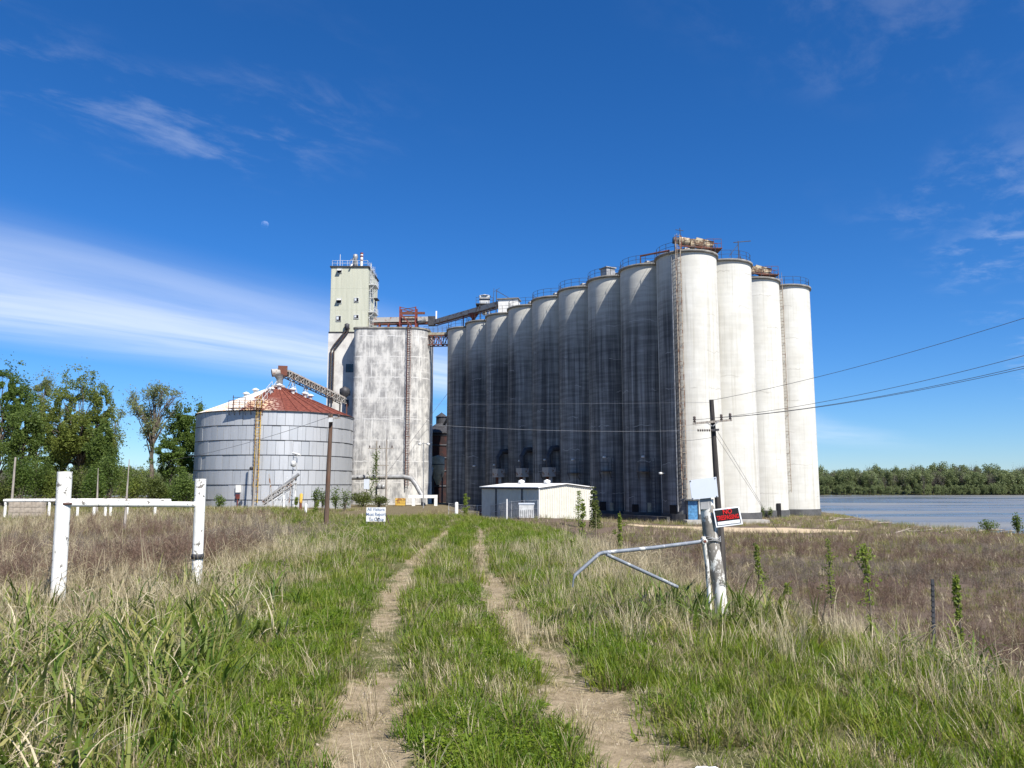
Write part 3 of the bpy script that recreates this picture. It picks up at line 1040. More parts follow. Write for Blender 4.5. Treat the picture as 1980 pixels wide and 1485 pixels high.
# ---------------------------------------------------------------- machinery on the silo roofs
def roof_motor(c, label, sx=1.0):
    o = Vector((c.x, c.y, STOP))
    th = thing('conveyor_drive', o, label, 'machine', 'conveyor drives on the silo roofs')
    b = MB()
    for x in (-1.6, 1.4):
        for y in (-0.8, 0.8):
            b.bar(o + Vector((x, y, 0)), o + Vector((x, y, 1.5)), 0.12)
    for y in (-0.8, 0.8):
        b.bar(o + Vector((-1.8, y, 1.5)), o + Vector((3.4, y, 1.1)), 0.16)
    b.box(o + Vector((2.2, 0, 1.15)), (2.6, 2.0, 0.1))
    b.build('support_frame', 'rusty_steel', th)
    MB().tube([o + Vector((-2.4, -0.4, 2.3)), o + Vector((-1.7, -0.4, 2.25))], 0.42, 12).build('motor_fan', 'dark_steel', th)
    MB().tube([o + Vector((-1.7, -0.4, 2.25)), o + Vector((-0.4, -0.4, 2.1))], [0.5, 0.48], 12).build('motor', 'motor_tan', th)
    MB().box(o + Vector((0.1, -0.1, 1.95)), (0.9, 1.2, 0.9), 0.1).build('gearbox', 'motor_tan', th)
    m = Matrix.Rotation(R(14), 3, 'Y')
    MB().box(o + Vector((1.4, -0.1, 1.85)), (2.2, 1.3, 0.95), rot=m).build('belt_guard', 'motor_tan', th)
    b = MB().tube([o + Vector((-1.3, 0.3, 2.4)), o + Vector((-1.35, 0.3, 4.1))], 0.05, 5)
    b.tube([o + Vector((-1.9, 0.3, 3.9)), o + Vector((-0.9, 0.3, 3.75))], 0.04, 5)
    b.build('lamp_mast', 'dark_steel', th)
    for y in (-0.95, 0.95):
        b = MB()
        for x in (1.6, 2.5, 3.4):
            b.bar(o + Vector((x, y, 1.15)), o + Vector((x, y, 2.3)), 0.05)
        for z in (1.75, 2.3):
            b.bar(o + Vector((1.6, y, z)), o + Vector((3.4, y, z)), 0.05)
        b.build('guard_rail', 'rusty_steel', th)
    MB().box(o + Vector((0, 0.4, 0.35)), (5.0, 2.2, 0.5), 0.15).build('conveyor_head', 'grey_metal', th)
    return th


roof_motor(SILO[0] + Vector((0.9, 0.6, 0)), 'tan motor and gearbox on the roof of the blue-door silo')
roof_motor(SILO[10] + Vector((0.2, 0.4, 0)), 'tan motor and gearbox on the roof of the silo with the black doorway')

# drag conveyor that runs along the roofs of the dark row
a, e = SILO[0] + Vector((-0.5, 0.5, 0)), SILO[6]
th = thing('roof_conveyor', (e.x, e.y, STOP), 'grey covered conveyor running along the roofs of the dark silo row', 'conveyor')
MB().bar((a.x, a.y, STOP + 0.65), (e.x, e.y, STOP + 0.65), 0.9, 0.5).build('trough', 'grey_metal', th)
for i in range(7):
    c = SILO[i]
    b = MB()
    b.box((c.x, c.y, STOP + 0.95), (0.7, 0.7, 0.5), 0.4)
    b.bar((c.x - 0.4, c.y, STOP + 0.1), (c.x - 0.4, c.y, STOP + 0.5), 0.1)
    b.bar((c.x + 0.4, c.y, STOP + 0.1), (c.x + 0.4, c.y, STOP + 0.5), 0.1)
    b.build('inspection_box', 'rusty_galv', th)
c = SILO[1]
b = MB().tube([(c.x - 1.2, c.y - 1.5, STOP), (c.x - 1.2, c.y - 1.5, STOP + 1.5), (c.x + 2.2, c.y - 3.2, STOP + 1.7)], 0.13, 8)
tag(b.build('roof_pipe', 'rusty_steel'), 'bent rusty pipe on the roof of the second dark silo', 'pipe')
c = SILO[9]
b = MB()
b.bar((c.x + 1.8, c.y - 1.5, STOP), (c.x + 1.8, c.y - 1.5, STOP + 2.9), 0.09)
b.bar((c.x + 1.2, c.y - 1.5, STOP + 2.7), (c.x + 3.4, c.y - 1.5, STOP + 2.9), 0.08)
b.bar((c.x + 0.6, c.y - 1.5, STOP + 0.9), (c.x + 1.8, c.y - 1.5, STOP + 2.5), 0.06)
tag(b.build('lamp_bracket', 'dark_steel'), 'thin bent lamp bracket on the silo joined to the blue-door silo', 'bracket')
c = SILO[2]
b = MB().box((c.x - 1.0, c.y - 1.2, STOP + 0.75), (1.4, 1.4, 1.3), 0.5)
b.box((c.x - 1.0, c.y - 1.2, STOP + 1.5), (1.7, 1.7, 0.14), 0.5)
tag(b.build('vent_hood', 'grey_metal'), 'square grey vent hood on the roof of the third dark silo', 'vent')

# white penthouse on the seventh silo, lookout cabin on the eighth
c = SILO[6]
th = thing('penthouse', (c.x, c.y, STOP), 'small white box hut on the roof of the seventh dark silo', 'hut')
MB().box((c.x + 0.2, c.y - 1.4, STOP + 1.25), (3.2, 2.2, 2.3), R(-12)).build('wall', 'white_paint', th)
MB().box((c.x + 0.2, c.y - 1.4, STOP + 2.5), (3.6, 2.6, 0.16), R(-12)).build('roof', 'slab_edge', th)
b = MB()
for s in (-1, 1):
    b.bar((c.x - 1.9, c.y - 1.4 + s * 0.4, STOP), (c.x - 1.9, c.y - 1.4 + s * 0.4, STOP + 4.2), 0.1)
b.bar((c.x - 1.9, c.y - 1.4, STOP + 4.1), (c.x + 0.6, c.y - 1.4, STOP + 2.6), 0.08)
b.build('hoist_frame', 'dark_steel', th)
c = SILO[7] + Vector((-0.4, -0.5, 0))
th = thing('lookout_cabin', (c.x, c.y, STOP), 'small grey cabin on legs above the roof of the eighth dark silo', 'cabin')
b = MB()
for x in (-0.8, 0.8):
    for y in (-0.7, 0.7):
        b.bar((c.x + x, c.y + y, STOP), (c.x + x, c.y + y, STOP + 3.1), 0.14)
b.build('stand', 'pale_metal', th)
MB().box((c.x, c.y, STOP + 3.15), (3.0, 2.6, 0.16)).build('platform', 'dark_steel', th)
MB().box((c.x, c.y, STOP + 4.0), (1.7, 1.5, 1.5)).build('cabin_wall', 'pale_metal', th)
MB().box((c.x, c.y - 0.76, STOP + 4.05), (1.9, 0.06, 0.3)).build('window_band', 'glass_dark', th)
MB().lathe([(0.02, 0.35), (0.9, 0.1), (1.1, 0.0)], 10, (c.x, c.y, STOP + 4.76)).build('cabin_roof', 'pale_metal', th)
b = MB()
for z in (0.55, 1.05):
    b.tube([(c.x - 1.45, c.y - 1.25, STOP + 3.2 + z), (c.x + 1.45, c.y - 1.25, STOP + 3.2 + z), (c.x + 1.45, c.y + 1.2, STOP + 3.2 + z)], 0.03, 4)
for x in (-1.45, -0.7, 0.7, 1.45):
    b.bar((c.x + x, c.y - 1.25, STOP + 3.2), (c.x + x, c.y - 1.25, STOP + 4.3), 0.05)
b.bar((c.x + 1.5, c.y - 1.0, STOP + 3.2), (c.x + 1.6, c.y - 1.0, STOP + 5.9), 0.07)
b.bar((c.x + 1.6, c.y - 1.0, STOP + 5.3), (c.x + 2.6, c.y - 1.0, STOP + 6.0), 0.05)
b.build('guard_rail', 'dark_steel', th)
MB().lathe([(0.05, 0), (0.45, 0.2), (0.45, 1.0), (0.1, 1.4)], 10, (c.x, c.y - 0.2, STOP + 1.3)).build('distributor', 'pale_metal', th)

# ---------------------------------------------------------------- grain elevator: storage block and tower
EL = Vector((-24.0, 140.0, -2.4))
elev = thing('grain_elevator', EL, 'blotchy concrete grain elevator block with a pale green clad tower', 'elevator')
bx0, bx1, by0, by1, bz = -28.35, -15.0, 136.0, 149.5, 29.15


def rrect(x0, x1, y0, y1, r, n=10):
    pts = []
    for cx, cy, a0 in ((x1 - r[0], y0 + r[0], -90), (x1 - r[1], y1 - r[1], 0), (x0 + r[2], y1 - r[2], 90), (x0 + r[3], y0 + r[3], 180)):
        k = len(pts) // (n + 1)
        for j in range(n + 1):
            a = R(a0 + 90 * j / n)
            pts.append((cx + r[k] * math.cos(a), cy + r[k] * math.sin(a)))
    return pts


poly = rrect(bx0, bx1, by0, by1, (3.4, 3.4, 1.5, 1.2))
MB().prism(poly, -3.2, bz - 0.28, True, False).build('storage_block', 'elevator_concrete', elev)
MB().prism(rrect(bx0 - 0.16, bx1 + 0.16, by0 - 0.16, by1 + 0.16, (3.5, 3.5, 1.6, 1.3)), bz - 0.28, bz).build('block_roof', 'slab_edge', elev)
tx0, tx1, ty0, ty1, tzb, tzt = -33.55, -26.75, 140.4, 150.5, 29.0, 41.3
MB().box(((tx0 - 0.2 + -24) / 2, (ty0 - 0.1 + 149) / 2, (tzb - 3.2) / 2), (-24 - tx0 + 0.2, 149 - ty0 + 0.1, tzb + 3.2)).build('tower_base', 'tower_base_concrete', elev)
core = MB().box(((tx0 + tx1) / 2, (ty0 + ty1) / 2, (tzb + tzt) / 2), (tx1 - tx0 - 0.1, ty1 - ty0 - 0.1, tzt - tzb)).build('tower_core', 'dark_steel', elev)
MB().box(((tx0 + tx1) / 2, (ty0 + ty1) / 2, tzb - 0.0), (tx1 - tx0 + 0.35, ty1 - ty0 + 0.35, 0.22)).build('flashing', 'tar', elev)
MB().box(((tx0 + tx1) / 2, (ty0 + ty1) / 2, tzt + 0.1), (tx1 - tx0 + 0.5, ty1 - ty0 + 0.5, 0.24)).build('tower_roof', 'tar', elev)
cols, rows = 7, 3
pw, ph = (tx1 - tx0) / cols, (tzt - tzb - 0.1) / rows


def ribbed(w, h, axis):
    b = MB()
    n = 4
    for k in range(n):
        x = -w / 2 + w * (k + 0.5) / n
        b.box((x, 0, 0) if axis == 'x' else (0, x, 0), (w / n * 0.86, 0.05, h) if axis == 'x' else (0.05, w / n * 0.86, h))
    b.box((0, 0.02, 0) if axis == 'x' else (-0.02, 0, 0), (w - 0.012, 0.04, h) if axis == 'x' else (0.04, w - 0.012, h))
    return b


pm = ribbed(pw, ph - 0.012, 'x').mesh('cladding_panel', 'tower_cladding')
pl = (ty1 - ty0) / 9
ps = ribbed(pl, ph - 0.012, 'y').mesh('cladding_panel', 'tower_cladding')
for r_ in range(rows):
    zc = tzb + 0.12 + ph * (r_ + 0.5)
    for k in range(cols):
        o = link('cladding_panel', pm, elev)
        o.location = Vector((tx0 + pw * (k + 0.5), ty0 - 0.04, zc)) - EL
    for k in range(9):
        o = link('cladding_panel', ps, elev)
        o.location = Vector((tx1 + 0.04, ty0 + pl * (k + 0.5), zc)) - EL
        o = link('cladding_panel', ps, elev)
        o.location = Vector((tx0 - 0.04, ty0 + pl * (k + 0.5), zc)) - EL
        o.rotation_euler.z = math.pi


def tower_window(px0, px1, py0, py1, sash=0):
    a, e = at(px0, py1, ty0), at(px1, py0, ty0)
    cx, cz, w_, h_ = (a.x + e.x) / 2, (a.z + e.z) / 2, e.x - a.x, e.z - a.z
    wd_ = MB().box((cx, ty0 - 0.09, cz), (w_, 0.06, h_)).build('window', 'dark_void', elev)
    f = MB()
    for s in (-1, 1):
        f.box((cx + s * (w_ / 2 + 0.03), ty0 - 0.13, cz), (0.07, 0.1, h_ + 0.13))
        f.box((cx, ty0 - 0.128, cz + s * (h_ / 2 + 0.03)), (w_, 0.1, 0.07))
    f.build('frame', 'pale_metal', wd_)
    if sash:
        f = MB()
        m = Matrix.Rotation(R(-58), 3, 'X')
        f.box((cx, ty0 - 0.45, cz + (0.12 if sash == 1 else 0.2)), (w_, 0.05, 0.75), rot=m)
        f.build('propped_sash', 'pale_metal', wd_)
    else:
        MB().box((cx - w_ * 0.22, ty0 - 0.14, cz + h_ * 0.1), (w_ * 0.42, 0.03, h_ * 0.6)).build('pane', 'bluish_white', wd_)


tower_window(652.5, 661, 520.5, 528, 1)
tower_window(651.5, 660.5, 578, 586.5, 2)
tower_window(650.5, 659.5, 611.5, 621)
tower_window(685.5, 693.5, 576.5, 584)
tower_window(685, 693.5, 609.5, 616)
wd_ = MB().box((tx1 + 0.09, 147.6, 35.0), (0.06, 1.9, 3.0)).build('window', 'glass_dark', elev)
f = MB()
for z in (33.45, 35.0, 36.55):
    f.box((tx1 + 0.13, 147.6, z), (0.1, 2.1, 0.1))
f.box((tx1 + 0.13, 146.6, 35.0), (0.12, 0.1, 3.1)); f.box((tx1 + 0.13, 148.6, 35.0), (0.12, 0.1, 3.1))
f.build('frame', 'pale_metal', wd_)
MB().box((tx1 + 0.4, 147.6, 36.9), (0.8, 2.4, 0.1)).build('awning', 'dark_steel', wd_)
# dark openings and bent spouts on the tower base
for px0, px1, py0, py1 in ((669, 683.5, 704, 720), (668.5, 677, 755, 765), (668, 674, 773, 786)):
    a, e = at(px0, py1, ty0 - 0.1), at(px1, py0, ty0 - 0.1)
    o = MB().box(((a.x + e.x) / 2, ty0 - 0.12, (a.z + e.z) / 2), (e.x - a.x, 0.1, e.z - a.z)).build('window', 'glass_dark', elev)
    f = MB()
    for k in range(3):
        f.box((a.x + (e.x - a.x) * k / 2, ty0 - 0.18, (a.z + e.z) / 2), (0.06, 0.05, e.z - a.z))
    f.box(((a.x + e.x) / 2, ty0 - 0.183, (a.z + e.z) / 2), (e.x - a.x, 0.05, 0.06))
    f.build('glazing_bar', 'dark_steel', o)
for k, off in enumerate((0, 5.5)):
    pts = [at(x + off, y, ty0 - 0.5) for x, y in ((670, 634), (667, 641), (645, 668 + off * 0.3), (640, 676), (637, 780))]
    MB().tube(pts, 0.14, 8).build('spout_pipe', 'pipe_dark', elev)
MB().lathe([(0.05, 0.5), (0.45, 0.3), (0.45, -0.4), (0.2, -0.7)], 10, at(671, 630, ty0 - 0.5)).build('spout_hood', 'dark_steel', elev)
# tower corner ladder, platforms
c = Vector((tx1 + 0.3, ty0 + 1.4, 0))
b = MB()
for s in (-0.3, 0.3):
    b.bar((c.x, c.y + s, tzb), (c.x, c.y + s, tzt + 1.2), 0.08)
for z in np.arange(tzb, tzt + 1, 0.45):
    b.bar((c.x, c.y - 0.3, z), (c.x, c.y + 0.3, z), 0.05)
ld = b.build('tower_ladder', 'pale_metal', elev)
for z0, z1 in ((30.6, 33.5), (35.8, 41.8)):
    b = MB()
    for z in np.arange(z0, z1, 0.9):
        b.tube([(c.x + 0.7 * math.sin(a), c.y + 0.45 * math.cos(a), z) for a in np.linspace(0, math.pi, 7)], 0.035, 4)
    for a in (0.6, 1.57, 2.5):
        b.bar((c.x + 0.7 * math.sin(a), c.y + 0.45 * math.cos(a), z0), (c.x + 0.7 * math.sin(a), c.y + 0.45 * math.cos(a), z1), 0.04)
    b.build('safety_cage', 'pale_metal', ld)
for zp in (33.0, 38.2):
    b = MB().box((tx1 + 0.7, ty0 + 2.4, zp), (1.3, 3.4, 0.1))
    for y in np.linspace(ty0 + 0.8, ty0 + 4.0, 5):
        b.bar((tx1 + 1.32, y, zp), (tx1 + 1.32, y, zp + 1.1), 0.05)
        b.bar((tx1 + 0.1, y, zp - 1.2), (tx1 + 1.2, y, zp), 0.06)
    for z in (0.55, 1.1):
        b.bar((tx1 + 1.32, ty0 + 0.8, zp + z), (tx1 + 1.32, ty0 + 4.0, zp + z), 0.05)
    b.build('landing', 'pale_metal', elev)
# things on the tower roof
rz = tzt + 0.22
b = MB()
for z in (0.6, 1.1):
    b.tube([(tx0 + 0.1, ty0 + 0.1, rz + z), (tx1 - 0.1, ty0 + 0.1, rz + z), (tx1 - 0.1, ty1 - 0.1, rz + z), (tx0 + 0.1, ty1 - 0.1, rz + z), (tx0 + 0.1, ty0 + 0.1, rz + z)], 0.03, 4)
for k in range(8):
    b.bar((tx0 + 0.1 + k * 0.94, ty0 + 0.1, rz), (tx0 + 0.1 + k * 0.94, ty0 + 0.1, rz + 1.1), 0.05)
for k in range(9):
    b.bar((tx1 - 0.1, ty0 + 0.1 + k * 1.2, rz), (tx1 - 0.1, ty0 + 0.1 + k * 1.2, rz + 1.1), 0.05)
b.build('roof_railing', 'pale_metal', elev)
q = at(657.5, 511, ty0 + 1.5)
MB().tube([(q.x, q.y, rz), (q.x, q.y, rz + 2.7)], 0.05, 5).build('antenna', 'white_paint', elev)
q = at(699, 511, ty0 + 2.0)
MB().tube([(q.x, q.y, rz), (q.x, q.y, rz + 3.0)], 0.27, 12).build('vent_stack', 'white_paint', elev)
for z in (1.5, 2.3, 2.85):
    MB().tube([(q.x, q.y, rz + z), (q.x, q.y, rz + z + 0.3)], 0.29, 12).build('stack_band', 'red_lead_steel', elev)
q = at(687, 511, ty0 + 2.5)
b = MB()
for x in (-0.6, 0.5):
    for y in (-0.5, 0.5):
        b.bar((q.x + x, q.y + y, rz), (q.x + x * 0.4, q.y + y * 0.5, rz + 2.6), 0.12)
b.bar((q.x - 1.3, q.y, rz), (q.x - 1.0, q.y, rz + 1.8), 0.08)
b.bar((q.x - 1.0, q.y, rz + 1.8), (q.x - 0.1, q.y, rz + 2.5), 0.1)
b.build('leg_head_frame', 'grey_metal', elev)
MB().lathe([(0.05, 3.1), (0.4, 2.95), (0.5, 2.4), (0.3, 2.0), (0.35, 1.0), (0.2, 0.6)], 12, (q.x, q.y, rz)).build('leg_head', 'grey_metal', elev)
p_ = at(676, 513, ty0 - 0.5)
MB().tube([at(681, 512, ty0 + 0.4), at(678, 514, ty0 - 0.7)], 0.16, 8).build('roof_drain', 'white_paint', elev)
# caged ladder on the block
b = MB()
q = at(789, 800, by0 - 0.3)
for s in (-0.28, 0.28):
    b.bar((q.x + s, by0 - 0.3, 1.0), (q.x + s, by0 - 0.3, bz + 1.2), 0.07)
for z in np.arange(1.2, bz + 1.0, 0.42):
    b.bar((q.x - 0.28, by0 - 0.3, z), (q.x + 0.28, by0 - 0.3, z), 0.045)
ld = b.build('block_ladder', 'rusty_steel', elev)
b = MB()
for z in np.arange(3.5, bz + 1.6, 1.5):
    b.tube([(q.x + 0.36 * math.cos(a), by0 - 0.3 - 0.6 * math.sin(a), z) for a in np.linspace(0, math.pi, 8)], 0.035, 4)
for a in (0.5, 1.57, 2.64):
    b.bar((q.x + 0.36 * math.cos(a), by0 - 0.3 - 0.6 * math.sin(a), 3.5), (q.x + 0.36 * math.cos(a), by0 - 0.3 - 0.6 * math.sin(a), bz + 1.5), 0.035)
b.build('safety_cage', 'rusty_steel', ld)
q = at(770, 800, by0 - 0.1)
MB().tube([(q.x + 1.4, by0 - 0.09, 0), (q.x + 1.4, by0 - 0.09, bz - 0.4)], 0.06, 6).build('conduit', 'dark_steel', elev)

# red steel hoist frame on the block roof
fx0, fx1, fy = at(775, 600, 141).x, at(805, 600, 141).x, 141
th = thing('hoist_frame', ((fx0 + fx1) / 2, fy, bz), 'open red and rusty steel hoist frame on the elevator block roof', 'frame')
for x in (fx0, fx1):
    for y in (fy - 1.0, fy + 1.0):
        MB().bar((x, y, bz - 0.01), (x, y, bz + 4.6), 0.24).build('post', 'red_lead_steel', th)
MB().bar((fx0 - 0.2, fy, bz + 3.6), (fx1 + 1.6, fy, bz + 3.6), 0.4, 0.4).build('hoist_beam', 'rusty_steel', th)
b = MB()
for y in (fy - 1.0, fy + 1.0):
    b.bar((fx0, y, bz + 3.2), (fx1, y, bz + 3.2), 0.2)
    b.bar((fx0, y, bz + 4.5), (fx1, y, bz + 3.9), 0.12); b.bar((fx0, y, bz + 3.9), (fx1, y, bz + 4.5), 0.12)
b.build('top_brace', 'rusty_steel', th)
MB().bar((fx0 + 0.2, fy - 1.1, bz + 3.2), (fx1 + 0.1, fy - 1.1, bz), 0.2).build('diagonal_brace', 'red_lead_steel', th)

# conveyor gallery from the tower over the block, up to the silo roofs
def truss(b, a, e, h, w_, seg, t=0.12):
    a, e = Vector(a), Vector(e)
    side = Vector((e.y - a.y, a.x - e.x, 0)).normalized() * w_ / 2
    up = Vector((0, 0, h))
    for s in (-1, 1):
        b.bar(a + side * s, e + side * s, t); b.bar(a + side * s + up, e + side * s + up, t)
        for k in range(seg):
            p, q = a.lerp(e, k / seg), a.lerp(e, (k + 1) / seg)
            b.bar(p + side * s, p + side * s + up, t * 0.8)
            b.bar(p + side * s + (up if k % 2 else Vector()), q + side * s + (Vector() if k % 2 else up), t * 0.7)
    for k in range(seg + 1):
        p = a.lerp(e, k / seg)
        b.bar(p - side, p + side, t * 0.7)
    return b


g0, g1 = at(715, 626, 143), at(828, 624, 143)
g2 = Vector((SILO[6].x - 0.5, SILO[6].y - 1.0, STOP + 2.2))
th = thing('conveyor_gallery', ((g0 + g1) / 2).to_tuple()[:2] + (bz,), 'long covered conveyor from the green tower over the block to the silos', 'conveyor')
MB().bar(g0 + Vector((0, 0, 0.6)), g1 + Vector((0, 0, 0.6)), 1.3, 0.9).build('cover', 'rusty_galv', th)
MB().bar(g0 - Vector((0, 0, 0.1)), g1 - Vector((0, 0, 0.1)), 1.0, 0.35).build('trough', 'rusty_steel', th)
g1b = at(842, 625, 143)
MB().bar(g1b + Vector((0, 0, 0.2)), g2, 1.1, 0.8).build('inclined_cover', 'rusty_galv', th)
b = MB()
for s in (-1, 1):
    b.bar(g1b + Vector((0, s * 0.7, -0.35)), g2 + Vector((0, s * 0.7, -0.55)), 0.13)
b.build('inclined_beam', 'rusty_steel', th)
for px in (735, 752, 770, 790, 808):
    q = at(px, 628, 143)
    b = MB()
    b.bar((q.x, 142.5, bz), (q.x, 142.5, q.z + 0.1), 0.16); b.bar((q.x, 143.5, bz), (q.x, 143.5, q.z + 0.1), 0.16)
    b.bar((q.x - 0.8, 142.45, bz), (q.x, 142.45, q.z), 0.1)
    b.build('trestle', 'red_lead_steel', th)
q = at(835, 617, 143)
MB().box(q - Vector((0, 0, 0.4)), (1.3, 1.2, 1.7)).build('drive_housing', 'dark_steel', th)
MB().tube([q + Vector((-2.6, -0.4, -0.6)), q + Vector((-1.1, -0.4, -0.2))], [0.4, 0.55], 10).build('motor', 'grey_metal', th)
MB().box(q + Vector((0.9, -0.6, 0.3)), (0.25, 0.2, 2.2)).build('guard_plate', 'white_paint', th)
b = MB()
for px in (883, 897):
    q2 = g1b.lerp(g2, (px - 842) / 95)
    b.bar((q2.x, q2.y, STOP - 0.5), (q2.x, q2.y, q2.z - 0.3), 0.2)
b.build('support_leg', 'red_lead_steel', th)
q2 = g1b.lerp(g2, (897 - 842) / 95)
MB().lathe([(0.3, -1.9), (0.35, -1.2), (1.0, -0.3)], 4, q2, smooth=False).build('spout_hopper', 'red_lead_steel', th)
th = thing('footbridge', (-12.5, 139.0, 27.4), 'steel footbridge with truss joining the elevator block to the dark silos', 'bridge')
ba, be = Vector((bx1 - 1.0, 139.2, 26.9)), Vector((SILO[8].x - 3.0, 138.6, 26.9))
MB().bar(ba + Vector((0, 0, 1.45)), be + Vector((0, 0, 1.45)), 1.6, 0.45).build('deck', 'tan_tank', th)
truss(MB(), ba - Vector((0, 0, 0.6)), be - Vector((0, 0, 0.6)), 1.7, 1.7, 6, 0.16).build('truss', 'rusty_steel', th)
b = MB()
for s in (-0.8, 0.8):
    for z in (2.25, 2.8):
        b.bar(ba + Vector((0, s, z)), be + Vector((0, s, z)), 0.05)
    for k in range(7):
        q = ba.lerp(be, k / 6)
        b.bar(q + Vector((0, s, 1.6)), q + Vector((0, s, 2.8)), 0.05)
b.build('handrail', 'dark_steel', th)

# ---------------------------------------------------------------- dryer shed and tank in the gap
dx, dy = -14.2, 156.0
dz = gz(dx, dy)
th = thing('grain_dryer', (dx, dy, dz), 'dark red grain dryer with conical roof in the gap behind the elevator', 'dryer')
MB().lathe([(3.4, 0), (3.4, 13.6)], 16, (dx, dy, dz)).build('body', 'dryer_red_shaded', th)
for z in (3.0, 6.0, 8.5, 11.0, 13.0):
    MB().lathe([(3.42, 0), (3.52, 0.02), (3.52, 0.28), (3.42, 0.3)], 16, (dx, dy, dz + z)).build('band', 'dark_steel', th)
MB().lathe([(3.8, 13.5), (3.8, 13.75), (1.1, 15.6), (1.1, 16.9), (1.3, 16.95), (0.03, 17.9)], 16, (dx, dy, dz), smooth=False).build('roof', 'dark_steel', th)
MB().tube([at(858, 822, dy - 1.5), at(868, 806, dy - 2.5)], 0.25, 6).build('spout', 'dark_steel', th)
tx, ty = at(847, 900, 150).x, 150.0
tz = gz(tx, ty)
th = thing('hopper_tank', (tx, ty, tz), 'small tan hopper tank on legs in front of the dark dryer', 'tank')
MB().lathe([(0.03, 9.1), (1.25, 8.7), (1.25, 5.6), (0.25, 3.4)], 16, (tx, ty, tz)).build('shell', 'tan_tank', th)
MB().lathe([(1.27, 0), (1.32, 0.02), (1.32, 0.14), (1.27, 0.16)], 16, (tx, ty, tz + 7.2)).build('band', 'dark_steel', th)
for k in range(4):
    a = R(45 + 90 * k)
    MB().bar((tx + 1.2 * math.cos(a), ty + 1.2 * math.sin(a), tz - 0.2), (tx + 1.2 * math.cos(a), ty + 1.2 * math.sin(a), tz + 5.8), 0.14).build('leg', 'dark_steel', th)
b = MB().tube([at(836, 905, 149), at(822, 958, 147), (at(822, 958, 147).x - 0.4, 147, tz - 0.3)], 0.3, 8)
tag(b.build('downspout', 'grey_metal'), 'leaning grey spout pipe beside the tan hopper tank', 'pipe')
# ---------------------------------------------------------------- steel grain bin
BR, BTOP, BAPX = 11.4, 11.5, 16.4
BB = -2.75
bc = Vector((BIN_C.x, BIN_C.y, BB))
sbin = thing('steel_grain_bin', bc, 'wide galvanised steel grain bin with half rusted conical roof and yellow ladder', 'grain bin')
NP, NR = 62, 7
RH = (BTOP - BB) / NR
pa = 2 * math.pi / NP


def panel_mesh():
    b = MB()
    h, w_ = RH - 0.03, pa - 0.0035
    vs, fs = [], []
    for r_ in (BR, BR - 0.05):
        for z in (0.0, h):
            for k in range(4):
                a = -w_ / 2 + w_ * k / 3
                vs.append((r_ * math.cos(a), r_ * math.sin(a), z))
    for k in range(3):
        fs.append((k, k + 1, 4 + k + 1, 4 + k))
        fs.append((4 + k, 4 + k + 1, 12 + k + 1, 12 + k))
        fs.append((8 + k, 8 + k + 1, k + 1, k))
    fs += [(0, 4, 12, 8), (7, 3, 11, 15)]
    return b.add(vs, fs).mesh('wall_panel', 'galvanised_sheet')


pmesh = panel_mesh()
face = math.atan2(-bc.y, -bc.x)
nvis = 0
back = MB()
for r_ in range(NR):
    for k in range(NP):
        a = face + pa * (k - NP / 2 + 0.5 + 0.5 * (r_ % 2))
        dif = abs((a - face + math.pi) % (2 * math.pi) - math.pi)
        if dif < R(104):
            o = link('wall_panel', pmesh, sbin)
            o.location = (0, 0, RH * r_)
            o.rotation_euler.z = a
            jr = rng.normal(0, 0.012)
            o.scale = (1 + jr * 0.12, 1 + jr * 0.12, 1)
            nvis += 1
        else:
            m = Matrix.Rotation(a, 4, 'Z')
            vs = [m @ v.co + Vector((bc.x, bc.y, bc.z + RH * r_)) for v in pmesh.vertices]
            back.add(vs, [tuple(p.vertices) for p in pmesh.polygons])
ob = back.build('rear_wall_panels', 'galvanised_sheet', sbin)
ob['kind'] = 'stuff'
MB().lathe([(BR - 0.09, 0), (BR - 0.09, BTOP - BB)], 72, bc).build('inner_shell', 'dark_steel', sbin)
for r_ in range(1, NR + 1):
    MB().lathe([(BR - 0.02, -0.05), (BR + 0.045, -0.045), (BR + 0.045, 0.045), (BR - 0.02, 0.05)], 96, (bc.x, bc.y, BB + RH * r_ - 0.015)).build('ring_band', 'dark_steel', sbin)
# roof sheets
NS = 40
sa_ = 2 * math.pi / NS
RISE = BAPX - BTOP


def roof_mesh():
    b = MB()
    w_ = sa_
    r0, r1 = 0.9, BR + 0.18
    vs = []
    for r_ in (r0, r1):
        for a in (-w_ / 2, 0, w_ / 2):
            vs.append((r_ * math.cos(a), r_ * math.sin(a), RISE * (1 - r_ / BR)))
    fs = [(0, 3, 4, 1), (1, 4, 5, 2)]
    # standing seam along one edge
    for r_ in (r0, r1):
        for a, dz_ in ((-w_ / 2 - 0.05 / r_, 0), (-w_ / 2 - 0.05 / r_, 0.09), (-w_ / 2 + 0.05 / r_, 0.09), (-w_ / 2 + 0.05 / r_, 0)):
            vs.append((r_ * math.cos(a), r_ * math.sin(a), RISE * (1 - r_ / BR) + dz_))
    fs += [(6, 10, 11, 7), (7, 11, 12, 8), (8, 12, 13, 9), (10, 13, 12, 11)]
    return b.add(vs, fs).mesh('roof_sheet', 'bin_roof_sheet')


rmesh = roof_mesh()
for k in range(NS):
    o = link('roof_sheet', rmesh, sbin)
    o.location = (0, 0, BTOP - BB + 0.02)
    o.rotation_euler.z = sa_ * k
MB().lathe([(1.05, 0.0), (1.05, 0.35), (0.02, 0.6)], 20, (bc.x, bc.y, BTOP + RISE - 0.42)).build('peak_cap', 'rusty_galv', sbin)
MB().lathe([(BR + 0.05, -0.1), (BR + 0.2, -0.08), (BR + 0.2, 0.0), (BR + 0.05, 0.01)], 96, (bc.x, bc.y, BTOP)).build('eave', 'dark_steel', sbin)


